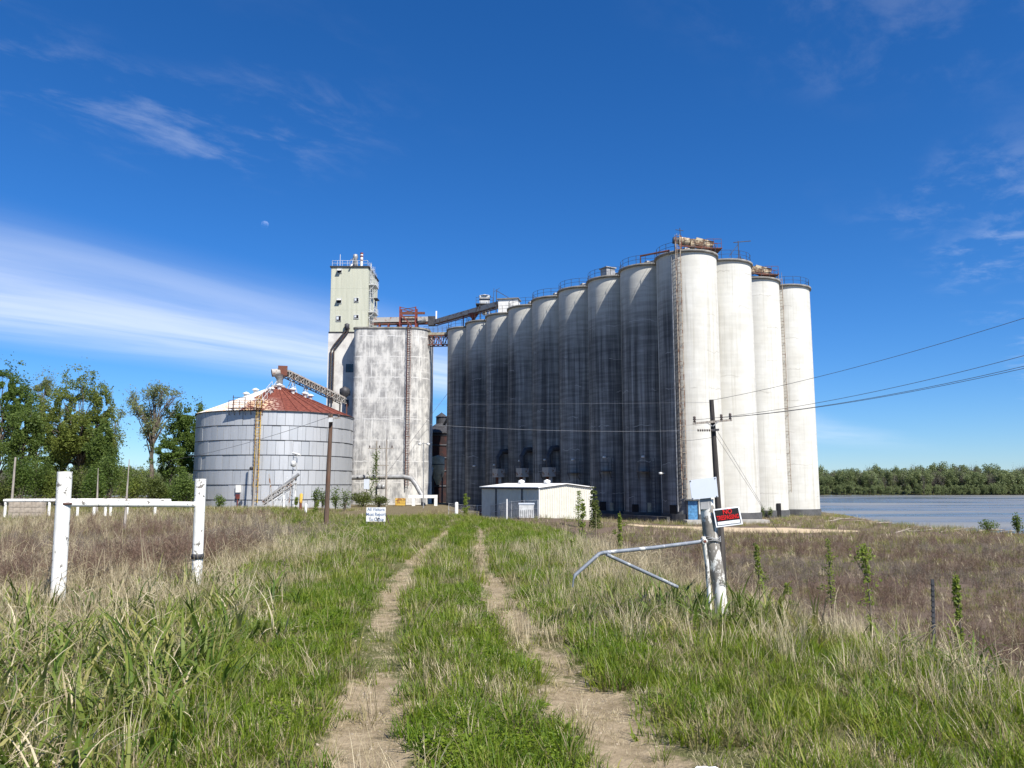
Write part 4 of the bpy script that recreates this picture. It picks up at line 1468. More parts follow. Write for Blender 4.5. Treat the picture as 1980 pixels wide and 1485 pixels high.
def roof_pt(px, py):
    """point of the bin roof cone seen at this pixel (near side)"""
    best = None
    for D in np.arange(106.2, 118.0, 0.1):
        p = at(px, py, D)
        r_ = math.hypot(p.x - bc.x, p.y - bc.y)
        if r_ < BR + 0.1 and p.z <= BTOP + RISE * (1 - r_ / BR) + 0.03:
            best = p
            break
    return best if best is not None else at(px, py, 117.0)


for px, py in ((476, 764), (494, 757), (524, 759), (566, 760), (590, 758), (600, 766), (540, 752)):
    q = roof_pt(px, py)
    r_ = math.hypot(q.x - bc.x, q.y - bc.y)
    zz = BTOP + RISE * (1 - r_ / BR)
    MB().lathe([(0.32, -0.2), (0.32, 0.45), (0.55, 0.5), (0.55, 0.62), (0.05, 0.85)], 10, (q.x, q.y, zz)).build('roof_vent', 'roof_white_sheet', sbin)
# yellow caged ladder and roof landing
c2 = Vector((bc.x, bc.y, 0))
la = angle_at(498, 880, c2, BR)
ld = ladder(sbin, 'ladder', c2, la, BB + 1.6, BTOP + 1.4, 'yellow_paint', 0.6, 0.3, True, 1.0, BR)
pl_ = MB()
n = Vector((math.cos(la - 0.0), math.sin(la), 0))
for k in range(13):
    a = la - 0.36 + 0.40 * k / 12
    q = Vector((bc.x + (BR + 0.55) * math.cos(a), bc.y + (BR + 0.55) * math.sin(a), BTOP + 0.25))
    if k < 12:
        a2 = la - 0.36 + 0.40 * (k + 1) / 12
        q2 = Vector((bc.x + (BR + 0.55) * math.cos(a2), bc.y + (BR + 0.55) * math.sin(a2), BTOP + 0.25))
        for z in (0.0, 0.55, 1.1):
            pl_.bar(q + Vector((0, 0, z)), q2 + Vector((0, 0, z)), 0.9 if z == 0 else 0.05, 0.06 if z == 0 else 0.05)
    if k % 2 == 0:
        pl_.bar(q, q + Vector((0, 0, 1.1)), 0.06)
        pl_.bar(q - n * 0.0 - Vector((0, 0, 0.9)) - n * 0.5, q, 0.06)
pl_.build('landing', 'rusty_steel', sbin)
b = MB()
q = roof_pt(470, 790)
for i, (px, h) in enumerate(((450, 2.2), (473, 2.0))):
    q = at(px, 795, 107.2)
    b.bar(q, q + Vector((0, 0, h)), 0.08)
b.bar(at(450, 768, 107.2), at(473, 769, 107.2), 0.07); b.bar(at(450, 778, 107.2), at(473, 778, 107.2), 0.05)
b.build('hatch_frame', 'dark_steel', sbin)
# handrail up the roof
b = MB()
q0, q1 = roof_pt(498, 789), roof_pt(531, 748)
for s in (-0.35, 0.35):
    b.bar(q0 + Vector((s, 0, 0.9)), q1 + Vector((s, 0, 0.9)), 0.06)
    for k in range(6):
        q = q0.lerp(q1, k / 5)
        b.bar(q + Vector((s, 0, -0.1)), q + Vector((s, 0, 0.9)), 0.05)
b.build('roof_stair_rail', 'pale_metal', sbin)

# conveyor from the tower down to the bin peak
ca, ce = at(549, 726, 117.5), at(664, 778, 138.0)
ca, ce = Vector((bc.x + 1.2, bc.y - 0.3, BTOP + RISE + 1.25)), at(664, 781, 136.0)
th = thing('bin_conveyor', (ca.x, ca.y, BTOP + RISE), 'rusty truss conveyor with hood running from the elevator tower to the bin peak', 'conveyor')
MB().bar(ca + Vector((0, 0, 0.95)), ce + Vector((0, 0, 0.95)), 1.1, 0.3).build('hood', 'rusty_galv', th)
truss(MB(), ca, ce, 0.85, 1.2, 22, 0.10).build('truss', 'rusty_galv', th)
MB().bar(ca + Vector((0, 0, 0.45)), ce + Vector((0, 0, 0.45)), 0.8, 0.3).build('trough', 'dark_steel', th)
MB().box(ca + Vector((-0.5, 0, 0.9)), (1.4, 1.3, 1.5), 0.3).build('head_box', 'rusty_steel', th)
MB().tube([ca + Vector((-1.9, -0.8, 0.5)), ca + Vector((-0.8, -0.3, 0.7))], [0.62, 0.55], 12, False).build('dust_hood', 'rusty_galv', th)
MB().lathe([(0.5, -1.6), (0.5, -0.4), (1.0, 0.3)], 10, ca + Vector((-0.9, 0, 0))).build('spout', 'grey_metal', th)
for k in range(2):
    q = ca.lerp(ce, 0.10 + 0.22 * k)
    rr = math.hypot(q.x - bc.x, q.y - bc.y)
    zz = BTOP + RISE * (1 - rr / BR) if rr < BR else BTOP
    b = MB()
    for s in (-0.6, 0.6):
        b.bar((q.x - 0.7, q.y + s, zz - 0.1), (q.x, q.y + s, q.z), 0.12); b.bar((q.x + 0.7, q.y + s, zz - 0.1), (q.x, q.y + s, q.z), 0.12)
    b.build('trestle', 'pale_metal', th)
b = MB().lathe([(0.5, 0), (0.9, 0.6), (0.9, 1.4), (0.05, 1.9)], 10, ce + Vector((0.2, -0.2, 1.2)))
b.build('tail_hood', 'dark_steel', th)
b = MB()
for s in (-0.6, 0.6):
    b.bar(ce + Vector((s, 0, 0)), (ce.x + s, ce.y, gz(ce.x, ce.y)), 0.2)
b.build('tail_leg', 'rusty_steel', th)


# small things at the foot of the bin
def small(name, b, m, label, cat, group=None):
    return tag(b.build(name, m), label, cat, group)


th = thing('control_box', on(462, 104.8), 'white electrical box with a red panel below it on the bin wall', 'electrical box')
q = surf(462, 945, c2, BR); n = Vector((q.x - c2.x, q.y - c2.y, 0)).normalized(); ang = math.atan2(n.y, n.x)
MB().box(q + n * 0.2 + Vector((0, 0, 0)), (0.3, 0.62, 1.0), ang).build('cabinet', 'white_paint', th)
q = surf(461, 960, c2, BR)
MB().box(q + n * 0.2, (0.22, 0.5, 0.6), ang).build('red_panel', 'red_lead_steel', th)
MB().bar(q + n * 0.2 - Vector((0, 0, 0.4)), Vector((q.x + n.x * 0.2, q.y + n.y * 0.2, gz(q.x, q.y) - 0.1)), 0.1).build('post', 'red_lead_steel', th)
q = on(490, 103.5)
th = thing('lamp_post', q, 'grey lamp post leaning in front of the bin beside the yellow ladder', 'lamp post')
MB().tube([q - Vector((0, 0, 0.3)), q + Vector((0.25, 0, 9.0))], 0.13, 8).build('pole', 'grey_wood', th)
MB().lathe([(0.05, 0.2), (0.22, 0.1), (0.26, -0.15), (0.05, -0.2)], 10, q + Vector((-0.35, -0.2, 5.2))).build('lamp', 'dark_steel', th)
q = on(550, 101.0)
th = thing('grain_auger', q, 'tangled grey and rusty auger elevator frame standing in front of the bin', 'auger')
b = MB()
truss(b, q + Vector((-2.6, 0, 0.5)), q + Vector((1.4, 0, 3.2)), 0.6, 0.8, 7, 0.11)
b.build('auger_frame', 'rusty_galv', th)
MB().tube([q + Vector((-2.8, 0, 0.8)), q + Vector((1.8, 0, 4.4))], 0.2, 8).build('auger_tube', 'grey_metal', th)
for k, (x0, x1) in enumerate(((-2.4, -1.6), (-0.6, 0.1), (0.7, 0.9), (1.5, 1.3), (-1.2, -2.0))):
    MB().bar(q + Vector((x0, -0.4, -0.2)), q + Vector((x1, -0.3, 1.6 + 0.7 * k)), 0.15).build('leg', 'pale_metal' if k % 2 else 'rusty_galv', th)
b = MB()
for k in range(9):
    b.bar(q + Vector((random.uniform(-1.6, 1.6), -0.5, random.uniform(0, 2))), q + Vector((random.uniform(-0.4, 1.6), 0.4, random.uniform(1.5, 4.6))), 0.08)
b.build('brace', 'pale_metal', th)
b = MB()
for s in (0.9, 1.4):
    b.bar(q + Vector((s, 0.3, 0)), q + Vector((s, 0.3, 7.2)), 0.07)
for z in np.arange(0.5, 7, 0.5):
    b.bar(q + Vector((0.9, 0.3, z)), q + Vector((1.4, 0.3, z)), 0.05)
b.build('ladder', 'pale_metal', th)
MB().tube([q + Vector((0.9, 0, 7.1)), q + Vector((2.0, -0.3, 6.8))], 0.14, 8).build('lamp_arm', 'pale_metal', th)
MB().lathe([(0.1, 0), (0.35, 0.1), (0.35, 0.7), (0.1, 0.8)], 10, q + Vector((1.1, -0.3, 5.3))).build('junction_box', 'pale_metal', th)
q = on(582, 92.0)
th = thing('marker_post', q, 'yellow topped rusty marker post in front of the bin', 'post')
MB().tube([q - Vector((0, 0, 0.3)), q + Vector((0, 0, 1.2))], 0.16, 8).build('post', 'rusty_steel', th)
MB().tube([q + Vector((0, 0, 1.2)), q + Vector((0.05, 0, 2.2)), q + Vector((0.05, 0, 2.35))], [0.19, 0.19, 0.06], 10).build('cap', 'yellow_paint', th)
q = on(592, 70.0)
small('white_post', MB().tube([q - Vector((0, 0, 0.3)), q + Vector((0.03, 0, 0.9)), q + Vector((0.03, 0, 1.0))], [0.11, 0.11, 0.04], 10), 'white_paint', 'short white post in the weeds beside the tall brown pole', 'post')

# ---------------------------------------------------------------- yard in front of the elevator
D = 131.0
pts = [at(676, 923, 132), at(700, 923, 132), at(780, 922, 132), at(796, 926, 131.5), at(806, 940, 131), at(818, 962, 130.5), at(819, 990, 130.5)]
small('air_duct', MB().tube(pts, 0.42, 12), 'grey_metal', 'grey duct pipe bending down in front of the elevator block', 'pipe')
th = thing('transformer_frame', on(737, 128), 'two grey poles carrying a transformer and wires before the elevator block', 'power frame')
for px, top in ((728, 852), (747, 850)):
    q = on(px, 128)
    MB().tube([q - Vector((0, 0, 0.5)), at(px + 0.5, top, 128)], [0.18, 0.12], 8).build('pole', 'grey_wood', th)
b = MB()
b.bar(at(712, 867, 128), at(762, 867, 128), 0.12); b.bar(at(722, 900, 128), at(752, 900, 128), 0.16); b.bar(at(710, 922, 128), at(750, 922, 128), 0.14)
b.build('cross_arm', 'grey_wood', th)
for px in (715, 734, 758):
    MB().lathe([(0.05, 0), (0.14, 0.1), (0.08, 0.2), (0.14, 0.3), (0.05, 0.4)], 8, at(px, 866, 128)).build('insulator', 'insulator', th)
for px, s in ((733, 0.75), (741, 0.6)):
    MB().lathe([(0.1, 0), (0.5 * s, 0.05), (0.5 * s, 1.1 * s), (0.3 * s, 1.25 * s), (0.05, 1.3 * s)], 12, at(px, 946, 127.5)).build('transformer', 'grey_metal', th)
q = on(709, 127)
th = thing('meter_cabinet', q, 'pale grey meter cabinet on a post near the vine covered pole', 'electrical box')
MB().bar(q - Vector((0, 0, 0.3)), at(709, 940, 127), 0.12).build('post', 'grey_wood', th)
p = at(709, 936, 126.8)
MB().box(p, (0.85, 0.4, 1.6)).build('cabinet', 'bluish_white', th)
q = on(775, 130)
th = thing('yellow_crate', q, 'faded yellow crate at the foot of the elevator block', 'crate')
for k in range(3):
    MB().box((q.x, q.y - 0.5, q.z + 0.25 + 0.42 * k), (1.7, 0.08, 0.36)).build('slat', 'yellow_paint', th)
MB().box((q.x, q.y, q.z + 0.6), (1.6, 0.85, 1.2)).build('body', 'tan_tank', th)
q = on(822, 129)
th = thing('white_barrier', q, 'white beam barrier on a stout end block beside the grey duct', 'barrier')
MB().bar(at(790, 960, 129), at(846, 960, 129), 0.55, 0.5).build('beam', 'white_paint', th)
for px in (800, 843):
    q2 = on(px, 129)
    MB().bar(q2 - Vector((0, 0, 0.2)), Vector((q2.x, 129.0, at(px, 963, 129).z)), 0.5).build('post', 'white_paint', th)
q = on(819, 118)
th = thing('light_pole', q, 'thin grey light pole with two small lamps before the dark dryer', 'lamp post')
MB().tube([q - Vector((0, 0, 0.3)), at(819, 856, 118)], 0.09, 6).build('pole', 'grey_metal', th)
b = MB().tube([at(812, 858, 118), at(828, 857, 118)], 0.06, 5)
b.build('arm', 'grey_metal', th)
for px in (812, 828):
    MB().lathe([(0.05, 0.15), (0.25, 0.05), (0.28, -0.2), (0.05, -0.25)], 8, at(px, 858, 118)).build('lamp', 'pale_metal', th)
for k, (px, pyt, D_, lab, m) in enumerate(((883, 972, 96, 'stout white bollard by the wire fence', 'white_paint'), (930, 985, 92, 'short red post by the corner of the cream shed', 'red_lead_steel'))):
    q = on(px, D_)
    small('bollard', MB().tube([q - Vector((0, 0, 0.3)), Vector((q.x, D_, at(px, pyt, D_).z)), Vector((q.x, D_, at(px, pyt, D_).z + 0.08))], [0.2, 0.2, 0.08], 10), m, lab, 'post')

# ---------------------------------------------------------------- cream shed
A = Vector((2.75, 80.4, 0))
U, V = Vector((0.84, 0.545, 0)).normalized(), Vector((-0.545, 0.84, 0)).normalized()
SW, SLn = 6.9, 11.4
zb, ze, zp = -2.1, 1.05, 1.42
shed = thing('metal_shed', (A.x, A.y, zb), 'low cream corrugated metal shed with a nearly flat white roof', 'shed')


def wall_ribs(p0, dvec, length, zlo, ztop, out, m, name, pitch=0.3):
    """sheet wall with raised ribs; ztop(s) gives the height at s"""
    prof, s = [], 0.0
    while s < length - 0.01:
        for ds, o_ in ((0, 0), (pitch * 0.62, 0), (pitch * 0.70, 0.035), (pitch * 0.92, 0.035)):
            if s + ds <= length:
                prof.append((s + ds, o_))
        s += pitch
    prof.append((length, 0))
    b = MB()
    vs = []
    for s_, o_ in prof:
        q = p0 + dvec * s_ + out * o_
        vs += [(q.x, q.y, zlo), (q.x, q.y, ztop(s_))]
    fs = [(2 * i, 2 * i + 2, 2 * i + 3, 2 * i + 1) for i in range(len(prof) - 1)]
    b.add(vs, fs)
    return b.build(name, m, shed)


gab = lambda s: ze + (zp - ze) * (1 - abs(s / SW - 0.5) * 2)
wall_ribs(A, U, SW, zb - 0.3, gab, -V, 'cream_sheet', 'gable_wall')
wall_ribs(A + V * SLn, U, SW, zb - 0.3, gab, -V, 'cream_sheet', 'far_wall')
wall_ribs(A, V, SLn, zb - 0.3, lambda s: ze, -U, 'cream_sheet', 'side_wall')
wall_ribs(A + U * SW, V, SLn, zb - 0.3, lambda s: ze, U, 'cream_sheet', 'back_wall')
for s in (-1, 1):
    e0 = A - V * 0.25 + U * (-0.22 if s < 0 else SW + 0.22)
    r0 = A - V * 0.25 + U * SW / 2
    zo = ze - 0.22 * (zp - ze) / (SW / 2)
    b = MB()
    vs = []
    for q, z in ((e0, zo), (r0, zp)):
        for k in (0, SLn + 0.5):
            p = q + V * k
            vs += [(p.x, p.y, z + 0.05), (p.x, p.y, z + 0.13)]
    b.add(vs, [(0, 2, 6, 4), (1, 5, 7, 3), (0, 1, 3, 2), (4, 6, 7, 5), (0, 4, 5, 1), (2, 3, 7, 6)])
    b.build('roof_slope', 'roof_white_sheet', shed)
for k in (3.0, 8.2):
    q = A + V * k - U * 0.1
    MB().bar((q.x, q.y, zb - 0.3), (q.x, q.y, ze - 0.05), 0.13).build('downpipe', 'dark_steel', shed)
q0, q1 = A - U * 0.14, A - U * 0.14 + V * SLn
MB().bar((q0.x, q0.y, ze - 0.06), (q1.x, q1.y, ze - 0.06), 0.14, 0.14).build('gutter', 'dark_steel', shed)
for k in (4.0, 9.0):
    q = A + U * (SW / 2 - 0.4) + V * (k - 1.2)
    MB().lathe([(0.25, -0.3), (0.25, 0.15), (0.36, 0.2), (0.36, 0.42), (0.05, 0.55)], 12, (q.x, q.y, zp - 0.02)).build('roof_vent', 'roof_white_sheet', shed)
q = A + U * 0.03 - V * 0.06
MB().bar((q.x, q.y, zb - 0.3), (q.x, q.y, ze), 0.10).build('corner_trim', 'roof_white_sheet', shed)
q = A + U * SW - V * 0.06
MB().bar((q.x, q.y, zb - 0.3), (q.x, q.y, ze), 0.10).build('corner_trim', 'roof_white_sheet', shed)
q = at(1018, 984, 79.0)
q.z = gz(q.x, q.y)
th = thing('equipment_cabinet', q, 'pale metal equipment cabinet in front of the shaded side of the shed', 'cabinet')
MB().box(q + Vector((0, 0, 0.75)), (1.5, 1.0, 1.3)).build('body', 'pale_metal', th)
MB().box(q + Vector((0, 0, 1.5)), (1.6, 1.1, 0.12)).build('lid', 'bluish_white', th)
b = MB()
for k in range(7):
    b.box(q + Vector((-0.6 + 0.2 * k, -0.52, 0.55)), (0.06, 0.05, 0.7))
b.build('vent_slat', 'grey_metal', th)

# chain link fence
fa, fb = on(868, 100), on(1040, 78)
th = thing('chain_link_fence', fa, 'thin chain link fence with a white end post in front of the shed', 'fence')
L = (fb - fa)
n = 9
for k in range(n):
    x, y = fa.x + L.x * k / (n - 1), fa.y + L.y * k / (n - 1)
    z = gz(x, y)
    MB().tube([(x, y, z - 0.2), (x, y, z + 1.85)], 0.035, 6).build('post', 'pale_metal', th)
b = MB()
for j, h in enumerate((0.15, 1.0, 1.8)):
    for k in range(n - 1):
        x, y = fa.x + L.x * k / (n - 1), fa.y + L.y * k / (n - 1)
        x2, y2 = fa.x + L.x * (k + 1) / (n - 1), fa.y + L.y * (k + 1) / (n - 1)
        b.tube([(x, y, gz(x, y) + h), (x2, y2, gz(x2, y2) + h)], 0.02, 4, False)
b.build('rail', 'pale_metal', th)
b = MB()
step = 0.22
Lh = math.hypot(L.x, L.y)
for s in np.arange(0, Lh, step):
    for sg in (-1, 1):
        s2 = s + sg * 1.6
        if 0 <= s2 <= Lh:
            p, q = fa + L * (s / Lh), fa + L * (s2 / Lh)
            b.bar((p.x, p.y, gz(p.x, p.y) + 0.15), (q.x, q.y, gz(q.x, q.y) + 1.78), 0.007)
b.build('wire_mesh', 'grey_metal', th)['kind'] = 'stuff'
q = on(980, 76)
small('fence_end_post', MB().tube([q - Vector((0, 0, 0.3)), Vector((q.x, 76, at(980, 965, 76).z))], 0.075, 8), 'white_paint', 'slim white steel post standing before the shaded shed wall', 'post')

# ---------------------------------------------------------------- poles, wires
q = on(632, 46)
th = thing('wooden_pole', q, 'tall reddish brown wooden pole in front of the steel bin', 'pole')
ptop = at(640.5, 801, 46)
MB().tube([q - Vector((0, 0, 0.5)), q.lerp(ptop, 0.5), ptop], [0.155, 0.135, 0.11], 12).build('shaft', 'pole_wood', th)
MB().bar(at(634, 809, 45.8), at(658, 808, 45.8), 0.09).build('cross_arm', 'grey_wood', th)
for px in (636, 655):
    MB().lathe([(0.03, 0), (0.07, 0.05), (0.04, 0.1), (0.08, 0.16), (0.03, 0.22)], 8, at(px, 808, 45.8)).build('insulator', 'insulator', th)
MB().box(at(640, 812, 45.75), (0.25, 0.2, 0.25)).build('bracket', 'pale_metal', th)

q = Vector((at(1393, 1024, 48).x, 48, gz(at(1393, 1024, 48).x, 48)))
th = thing('utility_pole', q, 'leaning dark utility pole with one cross arm before the cream silos', 'pole')
ptop = at(1375.5, 773, 48)
MB().tube([q - Vector((0, 0, 0.5)), q.lerp(ptop, 0.5), ptop], [0.21, 0.18, 0.14], 12).build('shaft', 'pole_dark', th)
xa, xe = at(1340, 819, 47.7), at(1415, 812, 47.7)
MB().bar(xa, xe, 0.11, 0.13).build('cross_arm', 'grey_wood', th)
b = MB()
b.bar(at(1366, 817, 47.6), at(1377, 824, 47.6), 0.05); b.bar(at(1390, 814, 47.6), at(1379, 824, 47.6), 0.05)
b.build('arm_brace', 'grey_metal', th)
for px, py in ((1343, 817), (1395, 813), (1412, 811)):
    MB().lathe([(0.03, 0), (0.1, 0.05), (0.05, 0.12), (0.11, 0.2), (0.06, 0.27), (0.1, 0.33), (0.02, 0.4)], 10, at(px, py, 47.7)).build('insulator', 'insulator', th)
b = MB()
p, e = at(1350, 832, 47.7), at(1376, 832, 47.7)
for k in range(7):
    c = p.lerp(e, k / 6)
    b.tube([c - Vector((0.035, 0, 0)), c + Vector((0.035, 0, 0))], 0.075, 8)
b.build('strain_insulator', 'insulator', th)
MB().bar(at(1376, 832, 47.7), at(1390, 831, 47.7), 0.13).build('clamp', 'dark_steel', th)


def wire(name, a, e, sag, r_, m, label, group='overhead wires'):
    a, e = Vector(a), Vector(e)
    pts = [a.lerp(e, t) - Vector((0, 0, sag * 4 * t * (1 - t))) for t in np.linspace(0, 1, 25)]
    return tag(MB().tube(pts, r_, 4, False).build(name, m), label, 'wire', group)


wire('overhead_wire', at(1376, 774, 48), at(2150, 560, 30), 0.35, 0.012, 'wire', 'highest dark wire running out over the river from the leaning pole tip')
wire('overhead_wire', at(1343, 812, 47.7), at(2150, 640, 30), 0.5, 0.012, 'wire', 'dark wire from the far end insulator of the leaning pole arm over the river', )
wire('overhead_wire', at(1395, 808, 47.7), at(2150, 672, 30), 0.4, 0.012, 'wire', 'lower dark wire of a close pair running over the river', )
wire('overhead_wire', at(1412, 806, 47.7), at(2150, 666, 30), 0.4, 0.012, 'wire', 'upper dark wire of a close pair running over the river', )
wire('overhead_wire', at(1350, 832, 47.7), at(655, 806, 45.8), 0.35, 0.006, 'wire_light', 'pale wire strung across the dark silos between the two poles', )
wire('overhead_wire', at(1376, 778, 48), at(700, 780, 90), 0.1, 0.007, 'wire_light', 'higher pale wire crossing the dark silos above the pole-to-pole wire', )
wire('overhead_wire', at(636, 806, 45.8), at(330, 890, 60), 0.25, 0.012, 'wire', 'dark wire drooping across the steel bin wall from the brown pole', )
wire('overhead_wire', at(1386, 832, 48), on(1508, 60), 0.0, 0.012, 'wire', 'upper thin guy wire slanting down from the leaning utility pole', 'guy wires')
wire('overhead_wire', at(1384, 842, 48), on(1508, 60.4), 0.0, 0.012, 'wire', 'lower thin guy wire slanting down from the leaning utility pole', 'guy wires')
wire('overhead_wire', at(866, 760, 137.5), on(700, 126), 0.0, 0.03, 'wire', 'dark stay cable slanting across the elevator block', 'guy wires')
wire('overhead_wire', at(1376, 846, 48), at(1300, 852, 88.5), 0.1, 0.012, 'wire', 'short service wire from the leaning pole to the blue-door silo')

# ---------------------------------------------------------------- signs
def text_mesh(body, size, bold=0.0):
    cu = bpy.data.curves.new('lettering', 'FONT')
    cu.body = body
    cu.size = size
    cu.align_x = 'CENTER'
    cu.align_y = 'CENTER'
    cu.offset = bold
    cu.extrude = 0.0015
    cu.resolution_u = 3
    o = bpy.data.objects.new('lettering', cu)
    COL.objects.link(o)
    bpy.context.view_layer.update()
    me = bpy.data.meshes.new_from_object(o.evaluated_get(bpy.context.evaluated_depsgraph_get()))
    bpy.data.objects.remove(o)
    return me


def put_text(body, size, bold, m, parent, loc, rot, sx=1.0):
    me = text_mesh(body, size, bold)
    me.materials.clear()
    me.materials.append(MATS[m])
    o = link('lettering', me, parent)
    o.location = loc
    o.rotation_euler = rot
    o.scale = (sx, 1, 1)
    return o


q = on(727, 46.5)
vis = thing('visitor_sign', q, 'white board reading All Visitors Must Report To Office in the grass', 'sign')
sa, se = at(708, 1008.5, 46.5), at(746, 981, 46.5)
cx, cz, w_, h_ = (sa.x + se.x) / 2, (sa.z + se.z) / 2, se.x - sa.x, se.z - sa.z
MB().box((cx, 46.5, cz), (w_, 0.03, h_)).build('board', 'white_paint', vis)
for i, t in enumerate(('All Visitors', 'Must Report', 'To Office')):
    put_text(t, 0.265, 0.004, 'sign_blue', vis, Vector((cx + (0.0 if i < 2 else 0.02), 46.48, cz + 0.29 - 0.29 * i)) - q, (R(90), 0, 0), 0.86)
b = MB()
scr = [(0.02, -0.12), (0.10, -0.38), (0.14, -0.14), (0.20, -0.40), (0.05, -0.24), (0.24, -0.20)]
b.tube([(cx + x_, 46.478, cz + z_ - 0.02) for x_, z_ in scr], 0.014, 4)
b.tube([(cx + 0.33, 46.478, cz - 0.36), (cx + 0.42, 46.478, cz - 0.39), (cx + 0.46, 46.478, cz - 0.30)], 0.012, 4)
b.build('scrawl', 'black_paint', vis)
for s in (-0.55, 0.5):
    MB().bar((cx + s, 46.55, q.z - 0.2), (cx + s, 46.55, cz + 0.3), 0.06, 0.05).build('leg', 'grey_wood', vis)
MB().bar((cx + 0.85, 46.9, q.z - 0.1), (cx + 0.5, 46.56, cz + 0.2), 0.05).build('prop', 'pole_wood', vis)

# ---------------------------------------------------------------- gate: left H frame
def lean_tube(name, a, e, r0, r1, m, parent, n=20):
    a, e = Vector(a), Vector(e)
    o = MB().tube([a.lerp(e, t) for t in np.linspace(0, 1, 6)], list(np.linspace(r0, r1, 6)), n).build(name, m, parent)
    return o


def base(px, py, D):
    p = at(px, py, D)
    return Vector((p.x, D, gz(p.x, D)))


D1, D2 = 12.2, 14.3
b1, b2 = base(115, 1140, D1), base(382, 1100, D2)
th = thing('pipe_brace_frame', b1, 'chipped white H shaped pipe frame of two posts and a rail in tall grass', 'gate frame')
t1, t2 = at(125.5, 912, D1), at(388, 926, D2)
p1 = lean_tube('post', b1 - Vector((0.01, 0, 0.4)), t1, 0.104, 0.107, 'chipped_white_paint', th)
p2 = lean_tube('post', b2 - Vector((0, 0, 0.4)), t2, 0.088, 0.097, 'chipped_white_paint', th)
lean_tube('rail', at(131, 974, D1), at(381, 975.5, D2), 0.050, 0.050, 'chipped_white_paint', th, 14)
MB().lathe([(0.06, -0.02), (0.085, -0.015), (0.085, 0.015), (0.06, 0.02)], 12, at(128, 974, D1 - 0.01)).build('weld_collar', 'rusty_steel', p1)
q = at(378.5, 1051, D2 - 0.02)
MB().lathe([(0.098, -0.045), (0.112, -0.04), (0.112, 0.035), (0.098, 0.045)], 18, (b2.lerp(t2, 0.28).x, b2.lerp(t2, 0.28).y, b2.lerp(t2, 0.28).z)).build('band', 'dark_steel', p2)

# right gate post with swing gate remains
D3 = 10.4
b3 = base(1396, 1165, D3)
gate_ = thing('gate_post', b3, 'weathered white timber gate post leaning beside the no trespassing sign', 'post')
t3 = at(1366, 966, D3)
m1, m2 = b3.lerp(t3, 0.35), b3.lerp(t3, 0.7)
sh = MB().tube([b3 - Vector((-0.03, 0, 0.35)), b3, m1 + Vector((0.012, 0, 0)), m2 + Vector((-0.01, 0, 0)), t3], [0.085, 0.085, 0.09, 0.098, 0.095], 16).build('shaft', 'weathered_post_paint', gate_)
q = at(1376, 1045, D3)
b = MB()
for k in range(3):
    b.tube([q + Vector((0.115 * math.cos(a), 0.115 * math.sin(a), 0.02 * k + 0.012 * math.sin(3 * a + k))) for a in np.linspace(0, 2 * math.pi, 20)], 0.006, 5, False)
b.build('wire_wrap', 'grey_metal', gate_)
b4 = base(1374, 1150, D3 + 0.05)
hp = thing('hinge_pipe', b4, 'thin chipped white hinge pipe leaning on the weathered gate post', 'pipe')
MB().tube([b4 - Vector((0, 0, 0.3)), at(1367, 1090, D3 - 0.05), at(1360, 1038, D3 - 0.12)], [0.026, 0.028, 0.028], 12).build('shaft', 'weathered_post_paint', hp)
q = at(1361, 1046, D3 - 0.14)
MB().tube([q + Vector((0, -0.06, 0)), q + Vector((0, 0.06, 0))], 0.036, 12).build('hinge_eye', 'weathered_post_paint', hp)
MB().tube([q + Vector((0, -0.068, 0)), q + Vector((0, -0.05, 0))], 0.018, 10).build('hinge_pin', 'rusty_steel', hp)
q1, q2, q3, q4 = at(1358, 1047, D3 - 0.12), at(1165, 1069, D3 - 0.7), at(1112, 1112, D3 - 0.95), at(1310, 1135, D3 - 0.3)
sg = thing('swing_gate', (q2.x, q2.y, gz(q2.x, q2.y)), 'broken bent pipe swing gate drooping into the grass', 'gate')
MB().tube([q1, q1.lerp(q2, 0.5) + Vector((0, 0, -0.008)), q2], 0.024, 12).build('top_pipe', 'gate_pipe_paint', sg)
MB().tube([q2 + Vector((0.02, 0, 0.004)), q2 + Vector((-0.04, 0, -0.012)), q3, q3 + Vector((-0.02, 0, -0.05)), q3 + Vector((-0.03, 0, -0.14))], [0.024, 0.024, 0.021, 0.010, 0.008], 12).build('end_pipe', 'gate_pipe_paint', sg)
MB().tube([q2 + Vector((0.05, 0.01, -0.02)), q4], 0.022, 12).build('brace_pipe', 'gate_pipe_paint', sg)

# dark old post right behind
b5 = base(1396, 1120, D3 + 2.0)
small('dark_post', MB().tube([b5 - Vector((0, 0, 0.4)), b5.lerp(at(1388, 985, D3 + 2.0), 0.6) + Vector((0.01, 0, 0)), at(1388, 985, D3 + 2.0)], [0.085, 0.075, 0.07], 12), 'pole_dark', 'dark weathered timber post standing close behind the white gate post', 'post')

# blank white board and red/black sign
def plate(parent, name, corners, D, m, th_=0.012, off=0.0):
    """flat board from four image corners (bl, br, tr, tl)"""
    f = [at(x, y, D - off) for x, y in corners]
    bk = [p + Vector((0, th_, 0)) for p in f]
    return MB().add(f + bk, [(0, 1, 2, 3), (7, 6, 5, 4), (0, 4, 5, 1), (1, 5, 6, 2), (2, 6, 7, 3), (3, 7, 4, 0)]).build(name, m, parent)


